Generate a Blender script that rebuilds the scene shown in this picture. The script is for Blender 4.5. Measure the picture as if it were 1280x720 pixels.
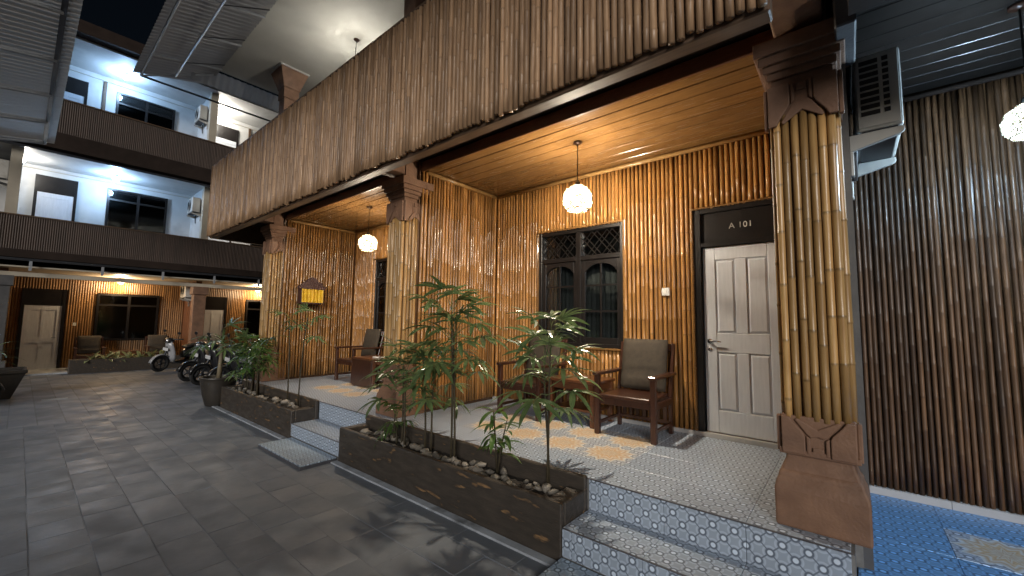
import bpy, math, random
from mathutils import Vector, Matrix
R = math.radians
random.seed(7)
sc = bpy.context.scene
for o in list(bpy.data.objects): bpy.data.objects.remove(o)

# ------------------------------------------------------------------ camera, sky, sun, exposure
CAMZ = 1.68
cam_d = bpy.data.cameras.new('camera'); cam = bpy.data.objects.new('camera', cam_d)
sc.collection.objects.link(cam); sc.camera = cam
yaw, pitch, roll = R(39.709), R(4.795), R(0.759)
F = Vector((-math.sin(yaw)*math.cos(pitch), math.cos(yaw)*math.cos(pitch), math.sin(pitch)))
RT = Vector((math.cos(yaw), math.sin(yaw), 0)); UP = RT.cross(F)
RT2 = RT*math.cos(roll) + UP*math.sin(roll); UP2 = UP*math.cos(roll) - RT*math.sin(roll)
m = Matrix((RT2, UP2, -F)).transposed().to_4x4(); m.translation = (0, 0, CAMZ)
cam.matrix_world = m
cam_d.sensor_width = 36; cam_d.lens = 36*508.85/1280
cam_d.clip_start = 0.05; cam_d.clip_end = 600

SUN_EL, SUN_AZ = 16, 35             # low, from the open side of the lane, turned towards +x
sun_dir = Vector((math.cos(R(SUN_EL))*math.sin(R(SUN_AZ)), -math.cos(R(SUN_EL))*math.cos(R(SUN_AZ)), math.sin(R(SUN_EL))))
world = bpy.data.worlds.new('World'); sc.world = world; world.use_nodes = True
wn = world.node_tree.nodes; wl = world.node_tree.links
sky = wn.new('ShaderNodeTexSky'); sky.sky_type = 'NISHITA'; sky.sun_disc = False
sky.sun_elevation = R(SUN_EL); sky.sun_rotation = math.atan2(sun_dir.x, sun_dir.y)
wl.new(sky.outputs[0], wn['Background'].inputs[0]); wn['Background'].inputs[1].default_value = 0.0008
sl = bpy.data.lights.new('night_sun', 'SUN'); sl.energy = 0.92; sl.angle = R(22); sl.color = (1.0, 0.95, 0.90)
so = bpy.data.objects.new('night_sun', sl); sc.collection.objects.link(so)
so.rotation_euler = (-sun_dir).to_track_quat('-Z', 'Y').to_euler(); so.location = (3, -20, 20)

sc.view_settings.view_transform = 'Standard'; sc.view_settings.look = 'None'
sc.view_settings.exposure = 1.1; sc.view_settings.gamma = 1; sc.view_settings.use_curve_mapping = False
sc.render.engine = 'CYCLES'
sc.cycles.use_denoising = True
try: sc.cycles.denoiser = 'OPENIMAGEDENOISE'
except Exception: pass
sc.cycles.max_bounces = 7; sc.cycles.diffuse_bounces = 4; sc.cycles.glossy_bounces = 3
sc.cycles.transmission_bounces = 4; sc.cycles.transparent_max_bounces = 8
sc.cycles.sample_clamp_indirect = 4; sc.cycles.caustics_reflective = False; sc.cycles.caustics_refractive = False

# ------------------------------------------------------------------ helpers
COL = sc.collection
def tag(o, label=None, cat=None, group=None, kind=None):
    if label: o['label'] = label
    if cat: o['category'] = cat
    if group: o['group'] = group
    if kind: o['kind'] = kind
    return o
def empty(name, loc=(0, 0, 0), rz=0, label=None, cat=None, group=None, parent=None):
    o = bpy.data.objects.new(name, None); COL.objects.link(o)
    o.location = loc; o.rotation_euler = (0, 0, rz); o.empty_display_size = .1
    if parent: o.parent = parent
    return tag(o, label, cat, group)
class MB:
    def __init__(s): s.v = []; s.f = []; s.t = None; s.mi = []
    def add(s, vs, fs, mi=0):
        n = len(s.v); s.v += [tuple(p) for p in vs]
        s.f += [tuple(i+n for i in f) for f in fs]; s.mi += [mi]*len(fs); return s
    def box(s, x0, x1, y0, y1, z0, z1, mi=0):
        return s.add([(x0,y0,z0),(x1,y0,z0),(x1,y1,z0),(x0,y1,z0),(x0,y0,z1),(x1,y0,z1),(x1,y1,z1),(x0,y1,z1)],
                     [(3,2,1,0),(4,5,6,7),(0,1,5,4),(1,2,6,5),(2,3,7,6),(3,0,4,7)], mi)
    def tube(s, pts, rad, n=8, mi=0, cap=True):
        pts = [Vector(p) for p in pts]
        if not isinstance(rad, (list, tuple)): rad = [rad]*len(pts)
        rings = []; prev = None
        for i, p in enumerate(pts):
            d = (pts[min(i+1, len(pts)-1)] - pts[max(i-1, 0)]).normalized()
            a = prev if prev is not None else (Vector((0, 0, 1)) if abs(d.z) < .9 else Vector((1, 0, 0)))
            u = (a - d*a.dot(d)).normalized(); w = d.cross(u); prev = u
            rings.append([p + (u*math.cos(2*math.pi*k/n) + w*math.sin(2*math.pi*k/n))*rad[i] for k in range(n)])
        vs = [q for r in rings for q in r]; fs = []
        for i in range(len(rings)-1):
            for k in range(n):
                fs.append((i*n+k, i*n+(k+1) % n, (i+1)*n+(k+1) % n, (i+1)*n+k))
        if cap: fs.append(tuple(reversed(range(n)))); fs.append(tuple(range((len(rings)-1)*n, len(rings)*n)))
        return s.add(vs, fs, mi)
    def lathe(s, prof, n=16, c=(0, 0), mi=0, square=False, cap=True):
        vs = []; k = 4 if square else n
        for r, z in prof:
            for i in range(k):
                a = 2*math.pi*i/k + (math.pi/4 if square else 0); q = r*(math.sqrt(2) if square else 1)
                vs.append((c[0]+q*math.cos(a), c[1]+q*math.sin(a), z))
        fs = []
        for i in range(len(prof)-1):
            for j in range(k): fs.append((i*k+j, i*k+(j+1) % k, (i+1)*k+(j+1) % k, (i+1)*k+j))
        if cap: fs.append(tuple(reversed(range(k)))); fs.append(tuple(range((len(prof)-1)*k, len(prof)*k)))
        return s.add(vs, fs, mi)
    def prism(s, poly, o, u, w, d, mi=0):           # poly in (u,w) plane at o, extruded along vector d
        o, u, w, d = Vector(o), Vector(u), Vector(w), Vector(d); n = len(poly)
        a = [o+u*p[0]+w*p[1] for p in poly]; b = [p+d for p in a]
        fs = [tuple(range(n)), tuple(reversed(range(n, 2*n)))]
        fs += [(i, i+n, (i+1) % n+n, (i+1) % n) for i in range(n)]
        return s.add(a+b, fs, mi)
    def mesh(s, name, mats, smooth=False):
        me = bpy.data.meshes.new(name); me.from_pydata(s.v, [], s.f)
        for mt in (mats if isinstance(mats, (list, tuple)) else [mats]): me.materials.append(mt)
        if any(s.mi): me.polygons.foreach_set('material_index', s.mi)
        if s.t:
            a = me.color_attributes.new('tone', 'FLOAT_COLOR', 'POINT')
            a.data.foreach_set('color', [c for t in s.t for c in (t, t, t, 1)])
        import bmesh
        bm = bmesh.new(); bm.from_mesh(me); bmesh.ops.recalc_face_normals(bm, faces=bm.faces); bm.to_mesh(me); bm.free()
        if smooth: me.polygons.foreach_set('use_smooth', [True]*len(me.polygons))
        me.update(); return me
    def build(s, name, mats, parent=None, bev=0, smooth=False, loc=None, seg=1, **kw):
        o = bpy.data.objects.new(name, s.mesh(name, mats, smooth)); COL.objects.link(o)
        if parent: o.parent = parent
        if loc: o.location = loc
        if bev:
            b = o.modifiers.new('bevel', 'BEVEL'); b.width = bev; b.segments = seg; b.limit_method = 'ANGLE'; b.angle_limit = R(35)
        return tag(o, **kw) if kw else o
def inst(name, me, parent, loc, rot=(0, 0, 0), scale=(1, 1, 1)):
    o = bpy.data.objects.new(name, me); COL.objects.link(o); o.parent = parent
    o.location = loc; o.rotation_euler = rot; o.scale = scale; return o
def copy_tree(o, parent=None):
    c = o.copy(); COL.objects.link(c); c.parent = parent
    for ch in list(o.children): copy_tree(ch, c)
    return c

# ------------------------------------------------------------------ materials
def mat(name, c1, c2=None, scale=6, rough=.5, rough2=None, bump=0, bscale=40, rnd=0, metal=0, spec=.5, coat=0, stretch=(1, 1, 1), tone=False, detail=4, emit=None, estr=0, dirt=None):
    m = bpy.data.materials.new(name); m.use_nodes = True; nt = m.node_tree; N = nt.nodes; L = nt.links
    b = N['Principled BSDF']; c2 = c2 or c1
    tc = N.new('ShaderNodeTexCoord'); mp = N.new('ShaderNodeMapping'); mp.inputs['Scale'].default_value = stretch
    oi = N.new('ShaderNodeObjectInfo')
    ad = N.new('ShaderNodeVectorMath'); ad.operation = 'ADD'
    mu = N.new('ShaderNodeVectorMath'); mu.operation = 'SCALE'; mu.inputs[0].default_value = (37.1, 11.7, 23.3)
    L.new(oi.outputs['Random'], mu.inputs['Scale'])
    L.new(tc.outputs['Object'], mp.inputs[0]); L.new(mp.outputs[0], ad.inputs[0]); L.new(mu.outputs[0], ad.inputs[1])
    n1 = N.new('ShaderNodeTexNoise'); n1.inputs['Scale'].default_value = scale; n1.inputs['Detail'].default_value = detail
    L.new(ad.outputs[0], n1.inputs['Vector'])
    cr = N.new('ShaderNodeMapRange'); cr.inputs[1].default_value = .3; cr.inputs[2].default_value = .7
    L.new(n1.outputs[0], cr.inputs[0])
    mx = N.new('ShaderNodeMix'); mx.data_type = 'RGBA'; mx.inputs[6].default_value = (*c1, 1); mx.inputs[7].default_value = (*c2, 1)
    L.new(cr.outputs[0], mx.inputs[0]); col = mx.outputs[2]
    if dirt:
        n3 = N.new('ShaderNodeTexNoise'); n3.inputs['Scale'].default_value = dirt[1]; n3.inputs['Detail'].default_value = 6
        L.new(ad.outputs[0], n3.inputs['Vector'])
        r3 = N.new('ShaderNodeMapRange'); r3.inputs[1].default_value = dirt[2]; r3.inputs[2].default_value = dirt[3]
        L.new(n3.outputs[0], r3.inputs[0])
        m3 = N.new('ShaderNodeMix'); m3.data_type = 'RGBA'; m3.inputs[7].default_value = (*dirt[0], 1)
        L.new(r3.outputs[0], m3.inputs[0]); L.new(col, m3.inputs[6]); col = m3.outputs[2]
    if rnd or tone:
        hs = N.new('ShaderNodeHueSaturation')
        rr = N.new('ShaderNodeMapRange'); rr.inputs[3].default_value = 1-rnd; rr.inputs[4].default_value = 1+rnd
        L.new(oi.outputs['Random'], rr.inputs[0]); val = rr.outputs[0]
        if tone:
            at = N.new('ShaderNodeAttribute'); at.attribute_name = 'tone'
            ml = N.new('ShaderNodeMath'); ml.operation = 'MULTIPLY'; L.new(val, ml.inputs[0]); L.new(at.outputs['Fac'], ml.inputs[1]); val = ml.outputs[0]
        L.new(val, hs.inputs['Value']); L.new(col, hs.inputs['Color']); col = hs.outputs[0]
    L.new(col, b.inputs['Base Color'])
    if rough2 is not None:
        rm = N.new('ShaderNodeMapRange'); rm.inputs[3].default_value = rough; rm.inputs[4].default_value = rough2
        L.new(cr.outputs[0], rm.inputs[0]); L.new(rm.outputs[0], b.inputs['Roughness'])
    else: b.inputs['Roughness'].default_value = rough
    b.inputs['Metallic'].default_value = metal; b.inputs['Specular IOR Level'].default_value = spec; b.inputs['Coat Weight'].default_value = coat
    b.inputs['Coat Roughness'].default_value = .12
    if bump:
        n2 = N.new('ShaderNodeTexNoise'); n2.inputs['Scale'].default_value = bscale; n2.inputs['Detail'].default_value = 5
        L.new(ad.outputs[0], n2.inputs['Vector'])
        bp = N.new('ShaderNodeBump'); bp.inputs['Strength'].default_value = bump; bp.inputs['Distance'].default_value = .01
        L.new(n2.outputs[0], bp.inputs['Height']); L.new(bp.outputs[0], b.inputs['Normal'])
    if emit:
        b.inputs['Emission Color'].default_value = (*emit, 1); b.inputs['Emission Strength'].default_value = estr
    return m
ST = (22, 22, 1.6)
M = {}
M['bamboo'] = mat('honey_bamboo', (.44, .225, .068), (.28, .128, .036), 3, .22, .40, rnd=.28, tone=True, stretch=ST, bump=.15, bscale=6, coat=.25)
M['bamboo_pillar'] = mat('pale_bamboo', (.48, .30, .12), (.34, .19, .065), 3, .30, .45, rnd=.27, tone=True, stretch=ST, bump=.15, bscale=6, coat=.2)
M['bamboo_grey'] = mat('weathered_bamboo', (.46, .295, .17), (.26, .155, .085), 3, .34, .55, rnd=.30, tone=True, stretch=ST, bump=.2, bscale=6)
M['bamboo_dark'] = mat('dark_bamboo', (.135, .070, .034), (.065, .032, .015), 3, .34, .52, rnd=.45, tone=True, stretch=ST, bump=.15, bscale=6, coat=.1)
M['bamboo_far'] = mat('brown_bamboo', (.075, .048, .034), (.06, .038, .027), 3, .6, tone=True, stretch=ST)
M['bamboo_farwarm'] = mat('varnished_bamboo', (.30, .165, .065), (.19, .10, .038), 3, .4, tone=True, stretch=ST)
M['plank'] = mat('varnished_plank', (.215, .115, .04), (.13, .064, .021), 2.5, .16, .30, rnd=.14, stretch=(1.2, 14, 14), bump=.06, bscale=5, coat=.3)
M['cornice'] = mat('cornice_bamboo', (.40, .24, .09), (.28, .155, .055), 4, .3, stretch=(3, 3, 3), coat=.2)
M['trim'] = mat('brown_trim', (.12, .06, .025), (.08, .038, .016), 4, .35, stretch=(2, 12, 12), rnd=.1)
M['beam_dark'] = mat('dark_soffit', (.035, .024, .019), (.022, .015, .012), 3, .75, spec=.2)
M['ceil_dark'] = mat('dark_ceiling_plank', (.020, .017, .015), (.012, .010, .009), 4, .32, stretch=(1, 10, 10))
M['fascia'] = mat('fascia_board', (.15, .095, .06), (.09, .055, .035), 3, .5, stretch=(1, 10, 10))
M['carved'] = mat('carved_stone_paint', (.25, .14, .085), (.18, .098, .06), 7, .55, .75, bump=.35, bscale=60, dirt=((.13, .075, .05), 3, .5, .75))
M['greywall'] = mat('grey_render', (.12, .12, .12), (.08, .08, .085), 5, .6, bump=.2, bscale=50)
M['white'] = mat('white_wall', (.66, .66, .65), (.56, .57, .57), 2, .6, bump=.08, bscale=40, dirt=((.42, .42, .42), 1.3, .55, .8))
M['upceil'] = mat('plaster_ceiling', (.52, .52, .48), (.40, .40, .37), 1.2, .7, bump=.1, bscale=20)
M['cream'] = mat('cream_paint', (.55, .50, .40), (.46, .41, .33), 3, .5)
M['doorwhite'] = mat('white_door_paint', (.74, .775, .83), (.66, .695, .75), 5, .30, bump=.05, bscale=25, stretch=(8, 8, 1))
M['black'] = mat('black_paint', (.009, .008, .008), (.015, .012, .011), 9, .35, bump=.1, bscale=120)
M['darkwood'] = mat('dark_wood', (.065, .026, .015), (.038, .015, .009), 4, .3, rnd=.12, stretch=(10, 10, 2), coat=.25, bump=.06, bscale=10)
M['tablewood'] = mat('reddish_wood', (.14, .056, .024), (.09, .033, .015), 4, .28, rnd=.1, stretch=(3, 14, 14), coat=.3)
M['cushion'] = mat('olive_cushion', (.062, .048, .032), (.042, .033, .023), 18, .85, bump=.4, bscale=180)
M['planter'] = mat('weathered_planter', (.068, .056, .045), (.034, .029, .024), 2.2, .38, .6, stretch=(2.2, 9, 9), bump=.45, bscale=9, dirt=((.27, .16, .075), 2.2, .62, .72), detail=7)
M['soil'] = mat('soil', (.035, .028, .022), (.018, .014, .012), 30, .9, bump=1, bscale=60)
M['rock'] = mat('river_rock', (.25, .225, .19), (.14, .125, .105), 14, .55, rnd=.6, bump=.3, bscale=40)
M['cement'] = mat('cement_strip', (.46, .50, .55), (.32, .35, .39), 7, .6, bump=.3, bscale=60, dirt=((.12, .13, .14), 3, .55, .7))
M['grout'] = mat('grout', (.22, .22, .215), (.16, .16, .155), 20, .8)
M['edge'] = mat('tile_nosing', (.10, .10, .11), (.07, .07, .08), 20, .4)
M['baseboard'] = mat('baseboard_tile', (.52, .51, .50), (.45, .44, .43), 6, .3, rnd=.06)
M['metal'] = mat('galvanised_steel', (.50, .53, .57), (.38, .41, .45), 6, .35, metal=.4)
M['darkmetal'] = mat('dark_steel', (.06, .065, .075), (.04, .043, .05), 6, .42, metal=.6)
M['chrome'] = mat('chrome', (.7, .7, .72), rough=.15, metal=1)
M['acwhite'] = mat('aircon_shell', (.52, .51, .47), (.44, .43, .40), 4, .42, dirt=((.30, .29, .26), 5, .58, .75))
M['plastic_black'] = mat('black_plastic', (.014, .014, .016), (.02, .02, .022), 10, .28, coat=.4)
M['plastic_white'] = mat('white_plastic', (.62, .63, .64), (.55, .56, .57), 6, .22, coat=.4)
M['plastic_silver'] = mat('silver_plastic', (.36, .37, .39), (.30, .31, .33), 6, .25, coat=.4)
M['rubber'] = mat('rubber', (.012, .012, .012), (.02, .02, .02), 20, .75)
M['vinyl'] = mat('vinyl_seat', (.02, .019, .019), (.028, .026, .025), 30, .5, bump=.2, bscale=200)
M['pot'] = mat('glazed_pot', (.045, .038, .030), (.025, .022, .019), 6, .32, .5, bump=.15, bscale=30)
M['stem'] = mat('plant_stem', (.055, .045, .022), (.035, .026, .014), 30, .7, bump=.5, bscale=60)
M['palestem'] = mat('pale_trunk', (.24, .20, .13), (.15, .12, .075), 20, .7, bump=.5, bscale=30, stretch=(1, 1, 6))
M['switch'] = mat('switch_plastic', (.75, .74, .70), rough=.3)
M['text'] = mat('number_paint', (.52, .51, .48), rough=.5)
M['cloth'] = mat('yellow_cloth', (.72, .47, .012), (.58, .32, .008), 14, .5, bump=.5, bscale=25)
M['shrine'] = mat('shrine_wood', (.075, .032, .026), (.045, .02, .018), 30, .55, bump=.6, bscale=50)
M['curtain'] = mat('grey_curtain', (.42, .43, .42), (.30, .31, .30), 3, .85, stretch=(14, 14, .6))
M['interior'] = mat('unlit_room', (.02, .018, .017), rough=.9)
def leafmat(name, c1, c2):
    m = mat(name, c1, c2, 9, .30, rnd=.3, coat=.15)
    nt = m.node_tree; b = nt.nodes['Principled BSDF']; out = nt.nodes['Material Output']
    tr = nt.nodes.new('ShaderNodeBsdfTranslucent'); ms = nt.nodes.new('ShaderNodeMixShader'); ms.inputs[0].default_value = .32
    src = b.inputs['Base Color'].links[0].from_socket
    nt.links.new(src, tr.inputs[0]); nt.links.new(b.outputs[0], ms.inputs[1]); nt.links.new(tr.outputs[0], ms.inputs[2]); nt.links.new(ms.outputs[0], out.inputs[0])
    return m
M['leaf'] = leafmat('palm_leaf', (.17, .245, .095), (.09, .15, .058))
M['leaf2'] = leafmat('light_leaf', (.10, .19, .045), (.055, .11, .028))
def glassmat(name, tint, fac):
    m = bpy.data.materials.new(name); m.use_nodes = True; nt = m.node_tree; N = nt.nodes; L = nt.links
    g = N.new('ShaderNodeBsdfGlossy'); g.inputs['Roughness'].default_value = .06; g.inputs[0].default_value = (.8, .85, .9, 1)
    t = N.new('ShaderNodeBsdfTransparent'); t.inputs[0].default_value = (*tint, 1)
    fr = N.new('ShaderNodeFresnel'); fr.inputs[0].default_value = 1.5
    ma = N.new('ShaderNodeMath'); ma.operation = 'MULTIPLY_ADD'; ma.inputs[1].default_value = 1; ma.inputs[2].default_value = fac
    L.new(fr.outputs[0], ma.inputs[0])
    ms = N.new('ShaderNodeMixShader'); L.new(ma.outputs[0], ms.inputs[0]); L.new(t.outputs[0], ms.inputs[1]); L.new(g.outputs[0], ms.inputs[2])
    L.new(ms.outputs[0], N['Material Output'].inputs[0]); return m
M['glass'] = glassmat('tinted_glass', (.58, .60, .60), .03)
def sheetmat(name, c, tr, rough):          # translucent corrugated roofing
    m = bpy.data.materials.new(name); m.use_nodes = True; nt = m.node_tree; N = nt.nodes; L = nt.links
    b = N['Principled BSDF']; b.inputs['Base Color'].default_value = (*c, 1); b.inputs['Roughness'].default_value = rough; b.inputs['Metallic'].default_value = .35
    t = N.new('ShaderNodeBsdfTranslucent'); t.inputs[0].default_value = (*[x*.8 for x in c], 1)
    no = N.new('ShaderNodeTexNoise'); no.inputs['Scale'].default_value = 1.3; no.inputs['Detail'].default_value = 6
    tc = N.new('ShaderNodeTexCoord'); L.new(tc.outputs['Object'], no.inputs['Vector'])
    mx = N.new('ShaderNodeMix'); mx.data_type = 'RGBA'; mx.inputs[6].default_value = (*[x*.55 for x in c], 1); mx.inputs[7].default_value = (*c, 1)
    L.new(no.outputs[0], mx.inputs[0]); L.new(mx.outputs[2], b.inputs['Base Color'])
    ms = N.new('ShaderNodeMixShader'); ms.inputs[0].default_value = tr
    L.new(b.outputs[0], ms.inputs[1]); L.new(t.outputs[0], ms.inputs[2]); L.new(ms.outputs[0], N['Material Output'].inputs[0]); return m
M['sheet'] = sheetmat('corrugated_sheet', (.93, .91, .88), .80, .2)
M['sheet2'] = sheetmat('corrugated_sheet_grey', (.42, .43, .45), .5, .33)
def tilemat(name, rosette, tint=None):
    m = bpy.data.materials.new(name); m.use_nodes = True; nt = m.node_tree; N = nt.nodes; L = nt.links; b = N['Principled BSDF']
    tc = N.new('ShaderNodeTexCoord'); sx = N.new('ShaderNodeSeparateXYZ'); L.new(tc.outputs['Object'], sx.inputs[0])
    def mth(op, a, c=None, d=None):
        n = N.new('ShaderNodeMath'); n.operation = op
        for i, v in enumerate((a, c, d)):
            if v is None: continue
            if hasattr(v, 'is_output'): L.new(v, n.inputs[i])
            else: n.inputs[i].default_value = v
        return n.outputs[0]
    def latt(off):
        ds = []
        for ax in (0, 1):
            u = mth('MULTIPLY_ADD', sx.outputs[ax], 8.0, off+100)
            ds.append(mth('SUBTRACT', mth('FRACT', u), .5))
        return mth('SQRT', mth('ADD', mth('MULTIPLY', ds[0], ds[0]), mth('MULTIPLY', ds[1], ds[1]))), ds
    d1, a1 = latt(0.0); d2, a2 = latt(0.5)
    d = mth('MINIMUM', d1, d2)
    rp = N.new('ShaderNodeValToRGB'); L.new(d, rp.inputs[0]); e = rp.color_ramp.elements
    e[0].position = .10; e[0].color = (.84, .85, .85, 1); e[1].position = .135; e[1].color = (.15, .165, .185, 1)
    for pos, c in ((.19, (.17, .185, .21, 1)), (.225, (.48, .50, .52, 1)), (.30, (.60, .62, .64, 1)), (.34, (.42, .44, .46, 1))):
        q = e.new(pos); q.color = c
    # thin dark crosses between the dots
    cr = mth('MINIMUM', mth('ABSOLUTE', mth('ADD', a1[0], a1[1])), mth('ABSOLUTE', mth('SUBTRACT', a1[0], a1[1])))
    lt = mth('GREATER_THAN', cr, .045)
    mx0 = N.new('ShaderNodeMix'); mx0.data_type = 'RGBA'; mx0.inputs[6].default_value = (.20, .215, .24, 1); L.new(rp.outputs[0], mx0.inputs[7])
    gate = mth('MAXIMUM', lt, mth('LESS_THAN', d, .2)); L.new(gate, mx0.inputs[0]); col = mx0.outputs[2]
    if rosette:
        r = mth('SQRT', mth('ADD', mth('MULTIPLY', sx.outputs[0], sx.outputs[0]), mth('MULTIPLY', sx.outputs[1], sx.outputs[1])))
        th = mth('ARCTAN2', sx.outputs[1], sx.outputs[0])
        pet = mth('MULTIPLY', mth('ABSOLUTE', mth('SINE', mth('MULTIPLY', th, 6))), .055)
        rr = mth('ADD', r, pet)
        rg = N.new('ShaderNodeValToRGB'); L.new(rr, rg.inputs[0]); g = rg.color_ramp.elements; rg.color_ramp.interpolation = 'LINEAR'
        g[0].position = .03; g[0].color = (.70, .40, .13, 1); g[1].position = .06; g[1].color = (.80, .70, .55, 1)
        for pos, c in ((.085, (.58, .29, .08, 1)), (.105, (.84, .74, .56, 1)), (.13, (.66, .36, .11, 1)), (.16, (.80, .52, .24, 1)), (.175, (.86, .80, .68, 1)), (.20, (.62, .34, .11, 1)), (.235, (.84, .78, .66, 1))):
            q = g.new(pos); q.color = c
        mx = N.new('ShaderNodeMix'); mx.data_type = 'RGBA'; L.new(mth('MULTIPLY', mth('LESS_THAN', rr, .25), .82), mx.inputs[0]); L.new(col, mx.inputs[6]); L.new(rg.outputs[0], mx.inputs[7]); col = mx.outputs[2]
    nz = N.new('ShaderNodeTexNoise'); nz.inputs['Scale'].default_value = 7; L.new(tc.outputs['Object'], nz.inputs['Vector'])
    oi = N.new('ShaderNodeObjectInfo')
    hs = N.new('ShaderNodeHueSaturation'); L.new(col, hs.inputs['Color'])
    L.new(mth('ADD', mth('MULTIPLY', nz.outputs[0], .22), mth('MULTIPLY_ADD', oi.outputs['Random'], .1, .84)), hs.inputs['Value'])
    cout = hs.outputs[0]
    if tint:
        tm = N.new('ShaderNodeMix'); tm.data_type = 'RGBA'; tm.blend_type = 'MULTIPLY'; tm.inputs[0].default_value = 1; tm.inputs[7].default_value = (*tint, 1)
        L.new(cout, tm.inputs[6]); cout = tm.outputs[2]
    L.new(cout, b.inputs['Base Color'])
    L.new(mth('MULTIPLY_ADD', nz.outputs[0], .25, .2), b.inputs['Roughness'])
    return m
M['tile'] = tilemat('patterned_tile', False, (.80, .91, 1.06)); M['tile_r'] = tilemat('rosette_tile', True, (.92, .97, 1.04))
M['tile_b'] = tilemat('blue_patterned_tile', False, (.27, .60, 1.10)); M['tile_br'] = tilemat('blue_rosette_tile', True, (.62, .74, .95)); M['tile_p'] = tilemat('pale_blue_tile', False, (.72, .86, 1.0))
def pavemat(name, joints):
    m = mat(name, (.165, .184, .212), (.136, .154, .18), 3, .42, .7, rnd=.045, bump=.3, bscale=22, dirt=((.21, .225, .245), 1.1, .5, .8), detail=6)
    if joints:
        nt = m.node_tree; N = nt.nodes; L = nt.links; b = N['Principled BSDF']
        br = N.new('ShaderNodeTexBrick'); br.inputs['Scale'].default_value = 1; br.inputs['Mortar Size'].default_value = .008
        br.inputs['Brick Width'].default_value = .46; br.inputs['Row Height'].default_value = .3
        br.inputs['Color1'].default_value = (.75, .75, .75, 1); br.inputs['Color2'].default_value = (1.2, 1.2, 1.25, 1); br.inputs['Mortar'].default_value = (.6, .6, .6, 1)
        tc = N.new('ShaderNodeTexCoord'); L.new(tc.outputs['Object'], br.inputs['Vector'])
        src = b.inputs['Base Color'].links[0].from_socket
        mm = N.new('ShaderNodeMix'); mm.data_type = 'RGBA'; mm.blend_type = 'MULTIPLY'; mm.inputs[0].default_value = 1
        L.new(src, mm.inputs[6]); L.new(br.outputs[0], mm.inputs[7]); L.new(mm.outputs[2], b.inputs['Base Color'])
    return m
M['pave'] = pavemat('slate_paver', False); M['ground'] = pavemat('slate_paving', True)
def bulbmat(name, c, s):
    m = bpy.data.materials.new(name); m.use_nodes = True; b = m.node_tree.nodes['Principled BSDF']
    b.inputs['Base Color'].default_value = (.8, .8, .8, 1); b.inputs['Emission Color'].default_value = (*c, 1); b.inputs['Emission Strength'].default_value = s; return m

# ------------------------------------------------------------------ bamboo
POLES = {}
def pole_mesh(L, r, mk, k, n=8):
    key = (round(L, 2), r, mk, k)
    if key in POLES: return POLES[key]
    rg = random.Random(hash(key[:2]) % 99991 + k*131)
    b = MB(); b.t = []
    z = 0; rings = [(0, r, rg.uniform(.8, 1.1))]; tone = rings[0][2]; nxt = rg.uniform(.08, .34)
    while nxt < L-.06:
        rings += [(nxt-.012, r*.985, tone), (nxt, r*1.09, .72 if mk == 'bamboo_pillar' else .86), (nxt+.006, r*1.06, .5 if mk == 'bamboo_pillar' else .70)]
        if rg.random() < .12: tone = rg.uniform(.7, 1.15)
        else: tone = min(1.2, max(.75, tone+rg.uniform(-.05, .05)))
        rings += [(nxt+.016, r*rg.uniform(.96, 1.0), tone)]
        nxt += rg.uniform(.24, .44)
    rings.append((L, r*.98, tone))
    bend = rg.uniform(-.006, .006)
    for z, q, t in rings:
        s = bend*math.sin(math.pi*z/L)
        for i in range(n):
            a = 2*math.pi*i/n; b.v.append((q*math.cos(a)+s, q*math.sin(a), z)); b.t.append(t)
    R_ = len(rings)
    for i in range(R_-1):
        for j in range(n): b.f.append((i*n+j, i*n+(j+1) % n, (i+1)*n+(j+1) % n, (i+1)*n+j))
    b.f.append(tuple(reversed(range(n)))); b.f.append(tuple(range((R_-1)*n, R_*n))); b.mi = [0]*len(b.f)
    me = b.mesh('bamboo_pole', M[mk], smooth=True); POLES[key] = me; return me
def spans(u, z0, z1, holes):
    out = [(z0, z1)]
    for (a, b, c, d) in holes:
        if a < u < b:
            nw = []
            for s, e in out:
                if c > s: nw.append((s, min(e, c)))
                if d < e: nw.append((max(s, d), e))
            out = [x for x in nw if x[1]-x[0] > .04]
    return out
def clad_poles(parent, p0, p1, z0, z1, pitch, r, mk, holes=(), jit=0.0, name='bamboo_pole', variants=5):
    p0, p1 = Vector((*p0, 0)), Vector((*p1, 0)); W = (p1-p0).length; n = max(1, round(W/pitch)); d = (p1-p0)/n
    for i in range(n):
        c = p0 + d*(i+.5); u = (c-p0).length
        for (a, b) in spans(u, z0, z1, holes):
            jb = random.uniform(-jit, jit)
            me = pole_mesh(b-a, r, mk, random.randrange(variants))
            q = random.uniform(.90, 1.09)
            flip = random.random() < .5
            inst(name, me, parent, (c.x, c.y, b+jb if flip else a+jb), (random.uniform(-.002, .002)+(math.pi if flip else 0), random.uniform(-.003, .003), random.uniform(0, 6.28)), (q, q, 1))
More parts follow.
